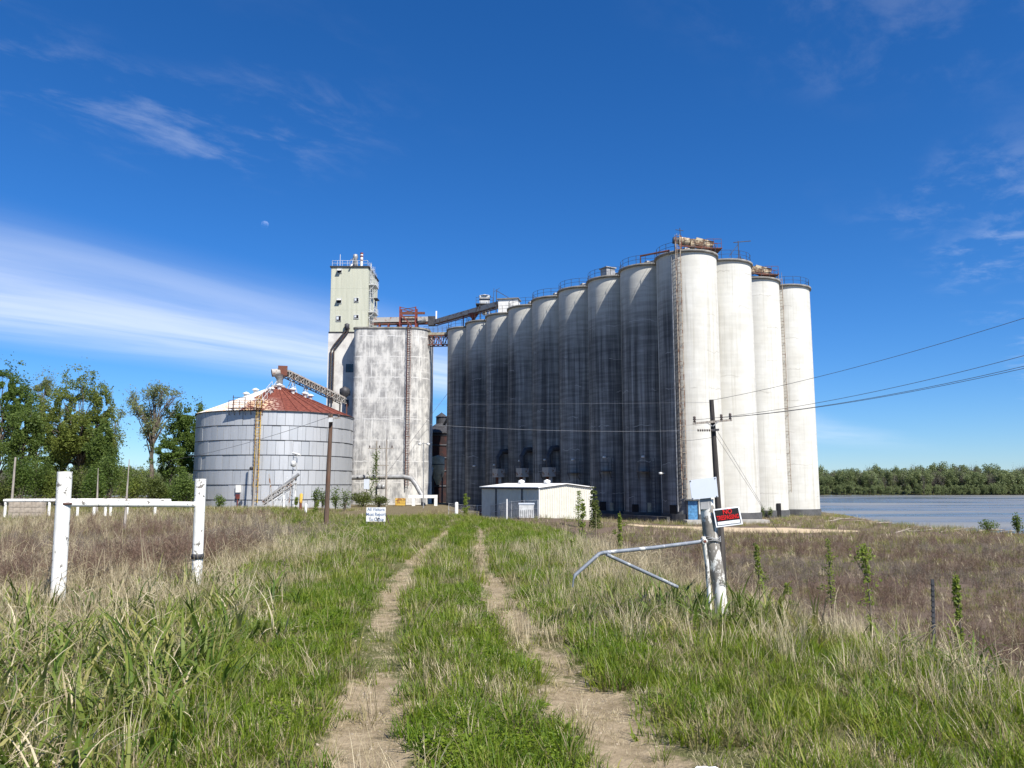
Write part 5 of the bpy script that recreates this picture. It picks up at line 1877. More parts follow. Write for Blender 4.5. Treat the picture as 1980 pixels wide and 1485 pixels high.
DS = D3 - 0.13
bs = thing('blank_sign', at(1362, 966, DS), 'blank bluish white board fixed above the weathered gate post', 'sign')
pb = plate(bs, 'board', [(1338, 966), (1389, 961), (1385, 922), (1333, 929)], DS, 'bluish_white')
MB().box(at(1364, 968, DS + 0.05), (0.14, 0.03, 0.22)).build('bracket', 'grey_metal', bs)
for x, y in ((1335, 930.5), (1382.5, 925), (1339.5, 964), (1386, 960)):
    MB().tube([at(x, y, DS - 0.006), at(x, y, DS + 0.001)], 0.008, 8).build('bolt', 'dark_steel', pb)
NS_ = thing('no_trespassing_sign', at(1409, 1015, DS), 'black and red NO TRESPASSING sign with white border on the gate post', 'sign')


def sub(u, v):
    """image point at fraction (u, v) of the tilted sign"""
    tl, tr, br_, bl = (1378.5, 985), (1429, 979), (1436.5, 1013.5), (1385, 1020)
    x = (tl[0] * (1 - u) + tr[0] * u) * (1 - v) + (bl[0] * (1 - u) + br_[0] * u) * v
    y = (tl[1] * (1 - u) + tr[1] * u) * (1 - v) + (bl[1] * (1 - u) + br_[1] * u) * v
    return x, y


def quad(u0, u1, v0, v1):
    return [sub(u0, v1), sub(u1, v1), sub(u1, v0), sub(u0, v0)]


plate(NS_, 'border', quad(0, 1, 0, 1), DS, 'plastic_white', 0.01)
plate(NS_, 'black_field', quad(0.05, 0.95, 0.07, 0.93), DS, 'black_paint', 0.003, 0.003)
plate(NS_, 'white_strip', quad(0.08, 0.92, 0.72, 0.88), DS, 'plastic_white', 0.003, 0.006)
plate(NS_, 'inner_line', quad(0.065, 0.935, 0.89, 0.905), DS, 'plastic_white', 0.003, 0.006)
tilt = math.atan2(6.0, 50.5)
for t, u, v, s, sx in (('NO', 0.52, 0.22, 0.086, 0.9), ('TRESPASSING', 0.50, 0.53, 0.080, 0.60)):
    x, y = sub(u, v)
    put_text(t, s, 0.0016, 'red_paint', NS_, at(x, y, DS - 0.008) - ORIGIN[NS_], (R(90), -tilt, 0), sx)

# steel T post in the right field
q = base(1806, 1300, 8.6)
small('fence_stake', (lambda b: (b.bar(q - Vector((0, 0, 0.3)), at(1803, 1120, 8.6), 0.032, 0.012), [b.box(q.lerp(at(1803, 1120, 8.6), k / 16), (0.03, 0.03, 0.012)) for k in range(2, 16)], b)[-1])(MB()), 'dark_steel', 'thin dark studded steel fence stake in the brown weeds', 'post')

# ---------------------------------------------------------------- left yard
fz = 58.0
rf = thing('pipe_fence', on(60, fz), 'long low white pipe rail fence in front of the trees', 'fence')
xa, xe = at(8, 968, fz).x, at(330, 968, fz).x
ztop = at(100, 968, fz).z
MB().tube([(xa, fz, ztop), ((xa + xe) / 2, fz, ztop + 0.03), (xe, fz, ztop)], 0.13, 10).build('rail', 'chipped_white_paint', rf)
for px in (10, 44, 78, 95, 150, 182, 204, 214, 246, 300):
    x = at(px, 985, fz).x
    MB().tube([(x, fz, gz(x, fz) - 0.2), (x, fz, ztop)], 0.10, 8).build('post', 'chipped_white_paint', rf)
q = on(55, 56)
wl = thing('concrete_trough', (q.x, 56, q.z), 'weathered concrete block wall in front of the white pipe fence', 'trough')
bm_ = MB().box((0, 0, 0), (0.78, 0.5, 0.36)).mesh('block', 'brick_block')
for r_ in range(3):
    for k in range(3):
        o = link('block', bm_, wl)
        o.location = (-0.8 + 0.8 * k + 0.02 * (r_ % 2), 0, 0.2 + 0.38 * r_)
for px, py, D_, lean, lab in ((24, 884, 70, 6, 'pale slim pole standing by the white pipe fence near the concrete trough'), (245, 888, 40, 5, 'pointed grey leaning stake behind the white H frame rail'), (190, 905, 64, 0, 'thin grey sign pole in front of the bushes')):
    q = on(px, D_)
    e = at(px + lean, py, D_)
    small('wooden_stake', MB().tube([q - Vector((0, 0, 0.3)), e], [0.12 if D_ > 50 else 0.085, 0.08 if D_ > 65 else 0.02], 8), 'grey_wood', lab, 'pole')

# driftwood along the bank, litter
rd = random.Random(5)
for k in range(16):
    px = 1600 + k * 26 + rd.uniform(-8, 8)
    D_ = rd.uniform(68, 76) if px > 1700 else rd.uniform(84, 98)
    x = (px - 990) / FPX * D_
    x = min(x, 43.0)
    z = gz(x, D_) + 0.1
    a = rd.uniform(-0.5, 0.5)
    ln = rd.uniform(0.4, 1.3)
    d_ = Vector((math.cos(a), math.sin(a) * 0.6, rd.uniform(-0.05, 0.22)))
    c = Vector((x, D_, z))
    r_ = rd.uniform(0.04, 0.10)
    b = MB().tube([c - d_ * ln, c + Vector((0, 0, rd.uniform(-0.05, 0.1))), c + d_ * ln], [r_, r_ * 0.9, r_ * 0.4], 7)
    b.tube([c + d_ * ln * 0.3, c + d_ * ln * 0.6 + Vector((0.15, 0, 0.25))], [r_ * 0.5, r_ * 0.2], 5)
    small('driftwood_log', b, 'log_wood', 'bleached driftwood log lying along the river bank', 'log', 'driftwood on the river bank')
q = base(1368, 1478, 4.55)
vs, fs = [], []
nr = np.random.default_rng(3)
bmk = bmesh.new()
bmesh.ops.create_icosphere(bmk, subdivisions=3, radius=0.085)
for v in bmk.verts:
    v.co *= 0.75 + 0.5 * nr.random()
    v.co.z *= 0.42
    v.co.x *= 1.1
me = bpy.data.meshes.new('plastic_litter')
bmk.to_mesh(me); bmk.free()
me.materials.append(MATS['plastic_white'])
o = link('plastic_litter', me)
o.location = q + Vector((0, 0, 0.045))
o.scale = (1.15, 1.15, 1.3)
tag(o, 'crumpled white plastic litter beside the bare wheel rut', 'litter')

# moon
md = at(512, 434.5, 1.0) - Vector((0, 0, EYE))
bmk = bmesh.new()
bmesh.ops.create_uvsphere(bmk, u_segments=40, v_segments=24, radius=7000 * 0.0047)
me = bpy.data.meshes.new('moon')
bmk.to_mesh(me); bmk.free()
me.polygons.foreach_set('use_smooth', [True] * len(me.polygons))
me.materials.append(MATS['moon_rock'])
o = link('moon', me)
o.location = md.normalized() * 7000 + Vector((0, 0, EYE))
tag(o, 'pale half moon in the blue sky above the elevator', 'moon')
# ---------------------------------------------------------------- vegetation
def leaves_at(cent, size, rg, droop=0.0, aspect=0.6):
    """diamond shaped leaf faces at the given centres -> (N*4,3)"""
    n = len(cent)
    a = rg.normal(size=(n, 3)); a[:, 2] = a[:, 2] * 0.8 - droop
    a /= np.linalg.norm(a, axis=1)[:, None]
    b = rg.normal(size=(n, 3))
    b -= (b * a).sum(1)[:, None] * a
    b /= np.linalg.norm(b, axis=1)[:, None]
    s = (size * rg.uniform(0.6, 1.3, n))[:, None]
    return np.stack([cent - a * s * 0.5, cent + b * s * aspect * 0.5, cent + a * s * 0.5, cent - b * s * aspect * 0.5], 1).reshape(-1, 3)


def tree(name, label, px, D, top_py, bot_py, w_px, leaf_m, n_leaf, size, seed, lobes=18, lobe_r=0.26, group='trees on the riverside', lean=0.0, trunk_r=0.28, twigs=3, cat='tree', fork=0.25, base_xyz=None):
    rg = np.random.default_rng(seed)
    base_ = base_xyz if base_xyz is not None else on(px, D)
    top = at(px, top_py, D).z
    bot = at(px, bot_py, D).z
    W = w_px / FPX * D / 2
    H = top - base_.z
    th = thing(name, base_, label, cat, group)
    cz, rz_ = (top + bot) / 2, (top - bot) / 2
    cx, cy = base_.x + lean, base_.y
    b = MB()
    # trunk
    zt = bot + (top - bot) * 0.6
    tp = []
    for k in range(7):
        t = k / 6
        tp.append(Vector((base_.x + lean * t + rg.normal(0, 0.12) * (k > 0), cy + rg.normal(0, 0.12) * (k > 0), base_.z - 0.4 + (zt - base_.z + 0.4) * t)))
    b.tube(tp, list(np.linspace(trunk_r, trunk_r * 0.3, 7)), 7, False)
    cents, tw = [], []
    for k in range(lobes):
        while True:
            p = rg.uniform(-1, 1, 3)
            if 0.25 < np.linalg.norm(p) < 1:
                break
        p = p / np.linalg.norm(p) * rg.uniform(0.45, 0.86)
        lc = Vector((cx + p[0] * W, cy + p[1] * W * 0.9, cz + p[2] * rz_))
        cents.append((lc, lobe_r * rg.uniform(0.75, 1.25)))
        f = min(0.95, max(fork, (lc.z - base_.z) / (zt - base_.z) * 0.72 - rg.uniform(0, 0.12)))
        i = min(5, int(f * 6)); s_ = tp[i].lerp(tp[i + 1], f * 6 - i)
        mid = s_.lerp(lc, 0.5) + Vector((rg.normal(0, 0.06 * W), rg.normal(0, 0.06 * W), 0.10 * (lc - s_).length))
        r0 = trunk_r * 0.42 * (1 - 0.5 * f)
        b.tube([s_, mid, lc], [r0, r0 * 0.6, r0 * 0.25], 5, False)
        for q in range(twigs):
            e = lc + Vector(rg.normal(size=3) * lobe_r * W * 0.75)
            e.z += 0.25
            b.tube([mid.lerp(lc, rg.uniform(0.2, 0.9)), e], [r0 * 0.3, 0.012], 4, False)
            tw.append(e)
    b.build('trunk', 'bark', th)
    per = n_leaf // lobes
    cs = []
    for lc, lr in cents:
        v = rg.normal(size=(per, 3))
        v *= 0.52
        v *= np.array([W, W, max(rz_ * 0.7, W * 0.6)]) * lr
        sub_ = rg.random(per) < 0.25
        c = np.array(lc) + v
        cs.append(c)
    if tw:
        k = n_leaf // (6 * len(tw)) + 1
        for e in tw:
            cs.append(np.array(e) + rg.normal(size=(k, 3)) * 0.28)
    c = np.concatenate(cs)
    # open pockets, so the sky shows through
    keep = (vnoise(c[:, 0] + c[:, 1] * 0.7, c[:, 2], 0.9, seed) > 0.36)
    c = c[keep]
    me = np_mesh('crown', leaves_at(c - np.array(base_), size, rg, 0.2), 4, leaf_m)
    o = link('crown', me, th)
    ORIGIN[o] = ORIGIN[th]
    return th


TR = 'trees behind the pipe fence'
tree('leafy_tree', 'dark leafy tree at the end of the fence beyond the pale slim pole', -8, 118, 700, 925, 125, 'leaf_dark', 20000, 0.34, 11, 26, 0.36, TR, trunk_r=0.4)
tree('bare_tree', 'tall thinly leaved greyish tree rising behind the rounded olive tree', 66, 138, 688, 900, 90, 'leaf_pale', 14000, 0.26, 12, 20, 0.26, TR, trunk_r=0.3, twigs=7)
tree('round_tree', 'large rounded olive green tree, the widest by the pipe fence', 150, 122, 716, 925, 150, 'leaf_olive', 42000, 0.31, 13, 46, 0.30, TR, trunk_r=0.5)
tree('slender_tree', 'slender nearly bare tree with a straight trunk beside the rounded olive tree', 212, 128, 772, 880, 42, 'leaf_pale', 1300, 0.26, 14, 12, 0.3, TR, trunk_r=0.26, twigs=6)
tree('open_tree', 'tall open crowned pale tree with forking limbs between fence and bin', 290, 120, 718, 880, 118, 'leaf_pale', 7000, 0.27, 15, 30, 0.20, TR, trunk_r=0.42, twigs=7, fork=0.1)
tree('leaning_tree', 'dark green leaning tree close to the steel bin', 338, 124, 778, 925, 92, 'leaf_dark', 22000, 0.32, 16, 24, 0.38, TR, lean=1.6, trunk_r=0.34)
tree('understorey_tree', 'low bright green tree between the dark end tree and the slim pole', 36, 112, 792, 930, 80, 'leaf_mid', 16000, 0.32, 18, 22, 0.36, TR, trunk_r=0.25)
tree('understorey_tree', 'low green tree beside the slender bare trunk', 190, 116, 812, 930, 66, 'leaf_mid', 12000, 0.32, 19, 20, 0.36, TR, trunk_r=0.22)
tree('understorey_tree', 'low dark tree at the foot of the leaning tree', 330, 116, 850, 935, 70, 'leaf_dark', 10000, 0.32, 20, 18, 0.36, TR, trunk_r=0.22)
tree('understorey_tree', 'low dense dark tree below the rounded olive tree', 118, 130, 800, 935, 110, 'leaf_dark', 18000, 0.34, 17, 22, 0.36, TR, trunk_r=0.3)


def bush(label, px, D, top_py, w_px, m, n, size, seed, group='bushes', name='bush', base_z=None):
    rg = np.random.default_rng(seed)
    q = on(px, D)
    H = at(px, top_py, D).z - q.z
    W = w_px / FPX * D / 2
    th = thing(name, q, label, 'bush', group)
    b = MB()
    cs = []
    for k in range(9):
        a, rr = rg.uniform(0, 2 * math.pi), rg.uniform(0, 0.7)
        e = Vector((q.x + W * rr * math.cos(a), q.y + W * rr * math.sin(a), q.z + H * rg.uniform(0.45, 0.86)))
        b.tube([q - Vector((0, 0, 0.1)), q.lerp(e, 0.5) + Vector((0, 0, H * 0.05)), e], [0.05, 0.035, 0.012], 4, False)
        v = rg.normal(size=(n // 9, 3))
        v /= np.linalg.norm(v, axis=1)[:, None]
        v *= (rg.random(n // 9) ** 0.4)[:, None] * np.array([W * 0.5, W * 0.5, H * 0.34]) * rg.uniform(0.7, 1.2)
        cs.append(np.array(e) + v - np.array([0, 0, H * 0.12]))
    b.build('stems', 'bark', th)
    c = np.concatenate(cs)
    c = c[c[:, 2] > q.z + 0.05]
    o = link('foliage', np_mesh('foliage', leaves_at(c - np.array(q), size, rg), 4, m), th)
    return th


rd = random.Random(11)
bl = ['at the fence end under the dark leafy tree', 'beside the pale slim pole', 'between the slim pole and the rounded tree', 'under the rounded olive tree', 'behind the tall white H frame post',
      'beside the thin grey sign pole', 'under the slender bare tree', 'in front of the open crowned tree', 'behind the pointed stake', 'under the leaning dark tree', 'against the steel bin']
for k, t in enumerate(bl):
    px = 5 + k * 36 + rd.uniform(-12, 12)
    bush(f'yellow green leafy bush {t}', px, 100 + rd.uniform(-6, 8), rd.uniform(872, 925) if k < 8 else rd.uniform(905, 930), rd.uniform(55, 95), ('leaf_bush', 'leaf_dark', 'leaf_mid', 'leaf_olive')[k % 4], 3600, 0.24, 30 + k, 'bushes along the pipe fence')
bush('green bush growing between the bin and the meter cabinet', 703, 124, 948, 52, 'leaf_bush', 2200, 0.22, 51, name='bush')
bush('low green bush under the transformer poles', 733, 122, 958, 40, 'leaf_bush', 1500, 0.2, 52, name='bush')
for k, (px, w_) in enumerate(((610, 22), (625, 26), (650, 30), (668, 34))):
    bush(['thin weed bush at the bin wall beside the yellow topped post', 'thin weed bush at the bin wall behind the brown pole', 'weedy bush at the bin wall past the brown pole', 'leafy bush at the corner of bin and elevator'][k], px, 104.5, 940 + 4 * (k % 2), w_, 'leaf_mid', 500, 0.2, 60 + k, 'weed bushes at the bin foot')
bush('dark shrub in front of the steel bin beside the control box', 424, 101, 955, 34, 'leaf_dark', 700, 0.18, 66, 'weed bushes at the bin foot')
bush('small shrub at the foot of the silo with the black doorway', 1473, 99.5, 976, 14, 'leaf_dark', 200, 0.16, 67, 'shrubs at the silo foot')
bush('small leafy shrub beside the narrow black doorway', 1489, 100.5, 980, 14, 'leaf_mid', 200, 0.16, 68, 'shrubs at the silo foot')
bush('grey green willow shrub low on the river bank', 1905, 68, 1004, 40, 'leaf_mid', 500, 0.14, 70, 'willow shrubs on the bank')
bush('taller grey green willow shrub on the river bank', 1962, 66, 988, 26, 'leaf_mid', 450, 0.16, 71, 'willow shrubs on the bank')
# vine on the transformer pole
rg = np.random.default_rng(5)
q = on(726, 127.6)
th = thing('climbing_vine', q, 'dark vine climbing the vine covered transformer pole', 'vine')
pts, c = [], []
for k in range(12):
    p = at(716 + 12 * k / 11 + rg.normal(0, 1.5), 965 - 8 * k, 127.6)
    pts.append(p)
    c.append(np.array(p) + rg.normal(size=(70, 3)) * np.array([0.55 if k < 7 else 0.25, 0.3, 0.45]))
MB().tube([q] + pts, 0.05, 5).build('stem', 'bark', th)
link('foliage', np_mesh('foliage', leaves_at(np.concatenate(c) - np.array(q), 0.24, rg), 4, 'leaf_dark'), th)


def sapling(label, px, D, top_py, seed, dens=1.0, size=0.085, tuft=False, w=0.10, m='leaf_sapling'):
    rg = np.random.default_rng(seed)
    q = on(px, D)
    top = at(px + rg.uniform(-9, 9), top_py, D)
    H = top.z - q.z
    th = thing('sapling', q, label, 'sapling', 'young saplings in the field')
    b = MB().tube([q - Vector((0, 0, 0.1)), q.lerp(top, 0.5) + Vector((rg.normal(0, 0.02), 0, 0)), top], [0.012 * H, 0.008 * H, 0.004 * H], 6, False)
    n = int(260 * dens * H)
    t = rg.uniform(0.12, 1.02, n)
    gap = vnoise(t * H * 3.0, t * 0, 0.5, seed) > 0.33
    t = t[gap]
    rad = w * (1.1 - 0.6 * t) * H / 1.8 * rg.uniform(0.3, 1.2, len(t))
    a = rg.uniform(0, 2 * math.pi, len(t))
    base_ = np.array(q)[None] + (np.array(top) - np.array(q))[None] * t[:, None]
    c = base_ + np.stack([rad * np.cos(a), rad * np.sin(a), rg.normal(0, 0.02, len(t))], 1)
    for k in range(4):
        t0 = rg.uniform(0.2, 0.75)
        s0 = q.lerp(top, t0)
        a0_ = rg.uniform(0, 6.28)
        e0_ = s0 + Vector((math.cos(a0_), math.sin(a0_), 1.3)) * H * rg.uniform(0.06, 0.13)
        b.tube([s0, e0_], [0.005 * H, 0.002 * H], 5, False)
        c = np.concatenate([c, np.array(e0_)[None] + rg.normal(0, 0.03 * H, (16, 3))])
    if tuft:
        v = rg.normal(size=(150, 3)); v /= np.linalg.norm(v, axis=1)[:, None]
        c = np.concatenate([c, np.array(top)[None] + np.array([0, 0, -0.14]) + v * (rg.random(150) ** 0.4)[:, None] * np.array([0.17, 0.17, 0.2])])
    b.build('stem', 'bark', th)
    link('leaves', np_mesh('leaves', leaves_at(c - np.array(q), size * 0.78, rg, 0.1, 0.7), 4, m), th)


sapling('slim sapling with a round tuft of leaves on top in the brown field', 1672, 14.5, 1057, 81, 0.8, 0.075, True)
sapling('bushy upright sapling beside the steel fence stake', 1838, 11.0, 1116, 82, 1.5, 0.07, False, 0.08)
sapling('narrow leafy sapling between gate post and round topped sapling', 1465, 15.5, 1048, 83, 1.3, 0.075)
sapling('faint thin sapling just behind the round topped sapling', 1597, 19.0, 1046, 84, 0.7, 0.07)
sapling('short leafy sapling in the weeds near the gate post', 1530, 13.0, 1130, 85, 1.0, 0.07, False, 0.2)
sapling('leafy sapling in the dry grass before the shed corner', 1125, 30.0, 968, 86, 1.4, 0.11, False, 0.14)
sapling('narrow leafy sapling between shed and bent swing gate', 1197, 27.0, 988, 87, 1.3, 0.10, False, 0.10)
sapling('tall dark green sapling against the corner of the cream shed', 1152, 66.0, 944, 88, 1.5, 0.2, False, 0.22, 'leaf_bush')
sapling('thin sapling growing in front of the cream gable wall', 1118, 72.0, 950, 89, 0.6, 0.16, False, 0.2)
sapling('bright sapling by the wire fence near the white bollard', 902, 84.0, 956, 90, 1.4, 0.2, False, 0.18)
sapling('leafy sapling below the bent swing gate end in dry grass', 1108, 22.0, 1046, 91, 1.3, 0.09, False, 0.2)
sapling('light sapling beside the yellow topped marker post', 572, 86.0, 962, 92, 1.0, 0.2, False, 0.3)
sapling('light sapling between white post and brown pole', 607, 80.0, 968, 93, 0.9, 0.2, False, 0.3)

# ---------------------------------------------------------------- scattered cover (grass, weeds): nobody could count it
def blades(seed, nb, h, w, spread, lean, bend, segs=3, m='grass_green', up=0.0):
    rg = np.random.default_rng(seed)
    V_, F_ = [], []
    for k in range(nb):
        a = rg.uniform(0, 2 * math.pi)
        r_ = spread * math.sqrt(rg.random())
        bx_, by_ = r_ * math.cos(a), r_ * math.sin(a)
        a2 = a + rg.normal(0, 0.8)
        hh = h * rg.uniform(0.45, 1.1)
        ln = lean * rg.uniform(0.2, 1.2)
        bd = bend * rg.uniform(0.2, 1.5)
        ww = w * rg.uniform(0.6, 1.2)
        dx_, dy_ = math.cos(a2), math.sin(a2)
        sx, sy = -dy_, dx_
        k0 = len(V_)
        th_, x, z = ln, 0.0, -0.01
        st = hh / segs
        for s in range(segs + 1):
            t = s / segs
            wd_ = ww * (1 - t ** 1.6) * 0.5
            px_, py_ = bx_ + dx_ * x, by_ + dy_ * x
            if s < segs:
                V_.append((px_ - sx * wd_, py_ - sy * wd_, z)); V_.append((px_ + sx * wd_, py_ + sy * wd_, z))
            else:
                V_.append((px_, py_, z))
            x += math.sin(th_) * st; z += math.cos(th_) * st
            th_ += bd / segs
        for s in range(segs - 1):
            i = k0 + 2 * s
            F_.append((i, i + 1, i + 3, i + 2))
        i = k0 + 2 * (segs - 1)
        F_.append((i, i + 1, i + 2))
    me = bpy.data.meshes.new('tuft')
    me.from_pydata(V_, [], F_)
    me.materials.append(MATS[m])
    return me


def weed(seed, ns, h, m, spread=0.14, twig=14, w=0.007):
    """dead forb: upright stems with many thin side twigs"""
    rg = np.random.default_rng(seed)
    V_, F_ = [], []

    def sliver(p, q, w0):
        d_ = q - p
        s = np.cross(d_, rg.normal(size=3)); s /= np.linalg.norm(s) + 1e-9
        i = len(V_)
        V_.extend([tuple(p - s * w0), tuple(p + s * w0), tuple(q + s * w0 * 0.4), tuple(q - s * w0 * 0.4)])
        F_.append((i, i + 1, i + 2, i + 3))

    for k in range(ns):
        a = rg.uniform(0, 2 * math.pi)
        p = np.array([spread * math.cos(a) * rg.random(), spread * math.sin(a) * rg.random(), 0.0])
        q = p + np.array([rg.normal(0, 0.16), rg.normal(0, 0.16), 1.0]) * h * rg.uniform(0.55, 1.1)
        mid = (p + q) / 2 + rg.normal(0, 0.03, 3) * h
        sliver(p, mid, w * 0.5); sliver(mid, q, w * 0.4)
        for j in range(twig):
            t = rg.uniform(0.25, 1.0)
            s = p + (q - p) * t
            e = s + np.array([rg.normal(0, 0.6), rg.normal(0, 0.6), rg.uniform(0.2, 1.0)]) * h * 0.22 * (1.2 - t * 0.6)
            sliver(s, e, w * 0.32)
    me = bpy.data.meshes.new('weed')
    me.from_pydata(V_, [], F_)
    me.materials.append(MATS[m])
    return me


def clover(seed, n, r_, m='clover'):
    rg = np.random.default_rng(seed)
    c = np.stack([rg.normal(0, r_ * 0.5, n), rg.normal(0, r_ * 0.5, n), rg.uniform(0.01, 0.09, n)], 1)
    a = rg.normal(size=(n, 3)); a[:, 2] *= 0.4; a /= np.linalg.norm(a, axis=1)[:, None]
    b = np.cross(a, np.array([0, 0, 1.0]) + rg.normal(0, 0.4, (n, 3))); b /= np.linalg.norm(b, axis=1)[:, None]
    s = rg.uniform(0.006, 0.013, n)[:, None]
    return np_mesh('clover', np.stack([c - a * s, c + b * s * 0.8, c + a * s, c - b * s * 0.8], 1), 4, m)


def rosette(seed, n, ln, w, m='grass_lush'):
    """broad leaved weed: leaves in a ring, each folded along its middle"""
    rg = np.random.default_rng(seed)
    V_, F_ = [], []
    for k in range(n):
        a = 6.283 * k / n + rg.normal(0, 0.3)
        d_ = np.array([math.cos(a), math.sin(a), 0]); s = np.array([-d_[1], d_[0], 0])
        L = ln * rg.uniform(0.6, 1.25); up_ = rg.uniform(0.25, 0.9)
        i = len(V_)
        for t, ww, h in ((0.0, 0.15, 0.0), (0.4, 1.0, 0.55), (0.75, 0.8, 0.75), (1.0, 0.02, 0.6)):
            c = d_ * L * t + np.array([0, 0, L * up_ * h])
            V_ += [tuple(c - s * w * ww * 0.5 + np.array([0, 0, 0.012 * ww])), tuple(c), tuple(c + s * w * ww * 0.5 + np.array([0, 0, 0.012 * ww]))]
        for j in range(3):
            q = i + 3 * j
            F_ += [(q, q + 1, q + 4, q + 3), (q + 1, q + 2, q + 5, q + 4)]
    me = bpy.data.meshes.new('rosette')
    me.from_pydata(V_, [], F_)
    me.materials.append(MATS[m])
    return me


def pebble(seed):
    rg = np.random.default_rng(seed)
    b_ = bmesh.new()
    bmesh.ops.create_icosphere(b_, subdivisions=1, radius=0.011)
    for v in b_.verts:
        v.co *= rg.uniform(0.7, 1.25); v.co.z *= 0.6
    me = bpy.data.meshes.new('pebble')
    b_.to_mesh(me); b_.free()
    me.materials.append(MATS['pebble'])
    return me


def scatter(name, label, protos, P, rot, scl, idx):
    pc = bpy.data.collections.new(name + '_kinds')
    for k, me in enumerate(protos):
        pc.objects.link(bpy.data.objects.new(f'{name}_kind_{k:02d}', me))
    me = bpy.data.meshes.new(name)
    me.vertices.add(len(P))
    me.vertices.foreach_set('co', np.asarray(P, dtype=np.float32).ravel())
    for nm, typ, arr, key in (('rot', 'FLOAT_VECTOR', rot, 'vector'), ('scl', 'FLOAT', scl, 'value'), ('kind_index', 'INT', idx, 'value')):
        a = me.attributes.new(nm, typ, 'POINT')
        a.data.foreach_set(key, np.asarray(arr, dtype=np.int32 if typ == 'INT' else np.float32).ravel())
    me.update()
    o = link(name, me)
    tag(o, label, None, None, 'stuff')
    ng = bpy.data.node_groups.new(name + '_scatter', 'GeometryNodeTree')
    ng.interface.new_socket('Geometry', in_out='INPUT', socket_type='NodeSocketGeometry')
    ng.interface.new_socket('Geometry', in_out='OUTPUT', socket_type='NodeSocketGeometry')
    N = ng.nodes
    gi, go = N.new('NodeGroupInput'), N.new('NodeGroupOutput')
    ci = N.new('GeometryNodeCollectionInfo')
    ci.inputs['Collection'].default_value = pc
    ci.inputs['Separate Children'].default_value = True
    ci.inputs['Reset Children'].default_value = True
    ip = N.new('GeometryNodeInstanceOnPoints')
    ip.inputs['Pick Instance'].default_value = True

    def na(nm, typ):
        nd = N.new('GeometryNodeInputNamedAttribute'); nd.data_type = typ
        nd.inputs['Name'].default_value = nm
        return nd.outputs['Attribute']

    mp = N.new('GeometryNodeMeshToPoints')
    L_ = ng.links.new
    L_(gi.outputs[0], mp.inputs['Mesh']); L_(mp.outputs[0], ip.inputs['Points']); L_(ci.outputs[0], ip.inputs['Instance'])
    L_(na('kind_index', 'INT'), ip.inputs['Instance Index'])
    e2r = N.new('FunctionNodeEulerToRotation')
    L_(na('rot', 'FLOAT_VECTOR'), e2r.inputs[0]); L_(e2r.outputs[0], ip.inputs['Rotation'])
    L_(na('scl', 'FLOAT'), ip.inputs['Scale'])
    L_(ip.outputs[0], go.inputs[0])
    o.modifiers.new('scatter', 'NODES').node_group = ng
    return o


def spread(bands, prob, seed, kinds, scale=(0.75, 1.25), tilt=0.12, left=True, right=True):
    """bands: (y0, y1, per m2, size factor)"""
    rg = np.random.default_rng(seed)
    Ps, Ss = [], []
    for y0, y1, dens, k in bands:
        xw = 0.72 * y1 + 3.5
        x0, x1 = (-xw if left else -2.0), (xw if right else 2.0)
        n = int((x1 - x0) * (y1 - y0) * dens)
        x, y = rg.uniform(x0, x1, n), rg.uniform(y0, y1, n)
        ok = (np.abs(x) < 0.72 * y + 3.0) & (x < 44)
        x, y = x[ok], y[ok]
        p = prob(x, y)
        ok = rg.random(len(x)) < p
        x, y = x[ok], y[ok]
        Ps.append(np.stack([x, y, ground(x, y)], 1))
        Ss.append(k * rg.uniform(*scale, len(x)))
    P, S = np.concatenate(Ps), np.concatenate(Ss)
    n = len(P)
    rot = np.stack([rg.normal(0, tilt, n), rg.normal(0, tilt, n), rg.uniform(0, 2 * math.pi, n)], 1)
    return P, rot, S, rg.integers(0, kinds, n)


# buildings keep the grass off their floors
def clear_of(x, y):
    m = np.ones_like(x)
    for c in SILO:
        m *= (np.hypot(x - c.x, y - c.y) > SR + 0.3)
    m *= (np.hypot(x - BIN_C.x, y - BIN_C.y) > BR + 0.2)
    for fx, fy in ((5.6, 82.5), (1.5, 86.0), (4.0, 85.5)):
        m *= (np.hypot(x - fx, y - fy) > 3.4)
    return m


LIT = base(1368, 1478, 4.55)


def dens_green(x, y):
    tr, gr, sa, br = cover(x, y)
    n = fbm(x, y, 1.6, 21)
    bare = np.clip(np.maximum(tr * 1.35, rut(x, y) * (0.85 + 0.4 * fbm(x, y, 0.8, 19))), 0, 1)
    litter = np.hypot(x - LIT.x, y - LIT.y + 0.12) > 0.28
    return np.clip(gr * (1 - bare * 0.985) * (0.35 + 0.9 * n), 0, 1) * (1 - sa) * clear_of(x, y) * litter


KG = [blades(100 + k, 30, 0.12 + 0.03 * (k % 4), 0.0075, 0.085, 0.3 + 0.2 * (k % 3), 1.3, 3, ('grass_green', 'grass_lush', 'grass_green', 'grass_olive' if k > 4 else 'grass_green')[k % 4]) for k in range(8)]
NB = [(2.8, 8, 150, 0.95), (8, 14, 75, 1.1), (14, 24, 30, 1.35), (24, 45, 14, 1.6), (45, 92, 6, 2.1)]
KG += [blades(120 + k, 30, 0.12 + 0.03 * k, 0.006, 0.10, 0.7, 1.0, 3, ('grass_straw', 'grass_olive', 'grass_straw')[k]) for k in range(3)]
P, ro, S, I = spread(NB, dens_green, 201, 8, (0.5, 1.6))
rg = np.random.default_rng(4)
dry = fbm(P[:, 0], P[:, 1], 1.5, 23) * 0.6 + fbm(P[:, 0], P[:, 1], 5.0, 24) * 0.4
I = np.where(rg.random(len(P)) < 0.06 + 0.42 * sstep(0.50, 0.64, dry), rg.integers(8, 11, len(P)), I)
S = S * np.where(I > 7, 0.85, 1.0)
scatter('short_grass', 'short green grass on the verges and between the wheel ruts', KG, P, ro, S, I)

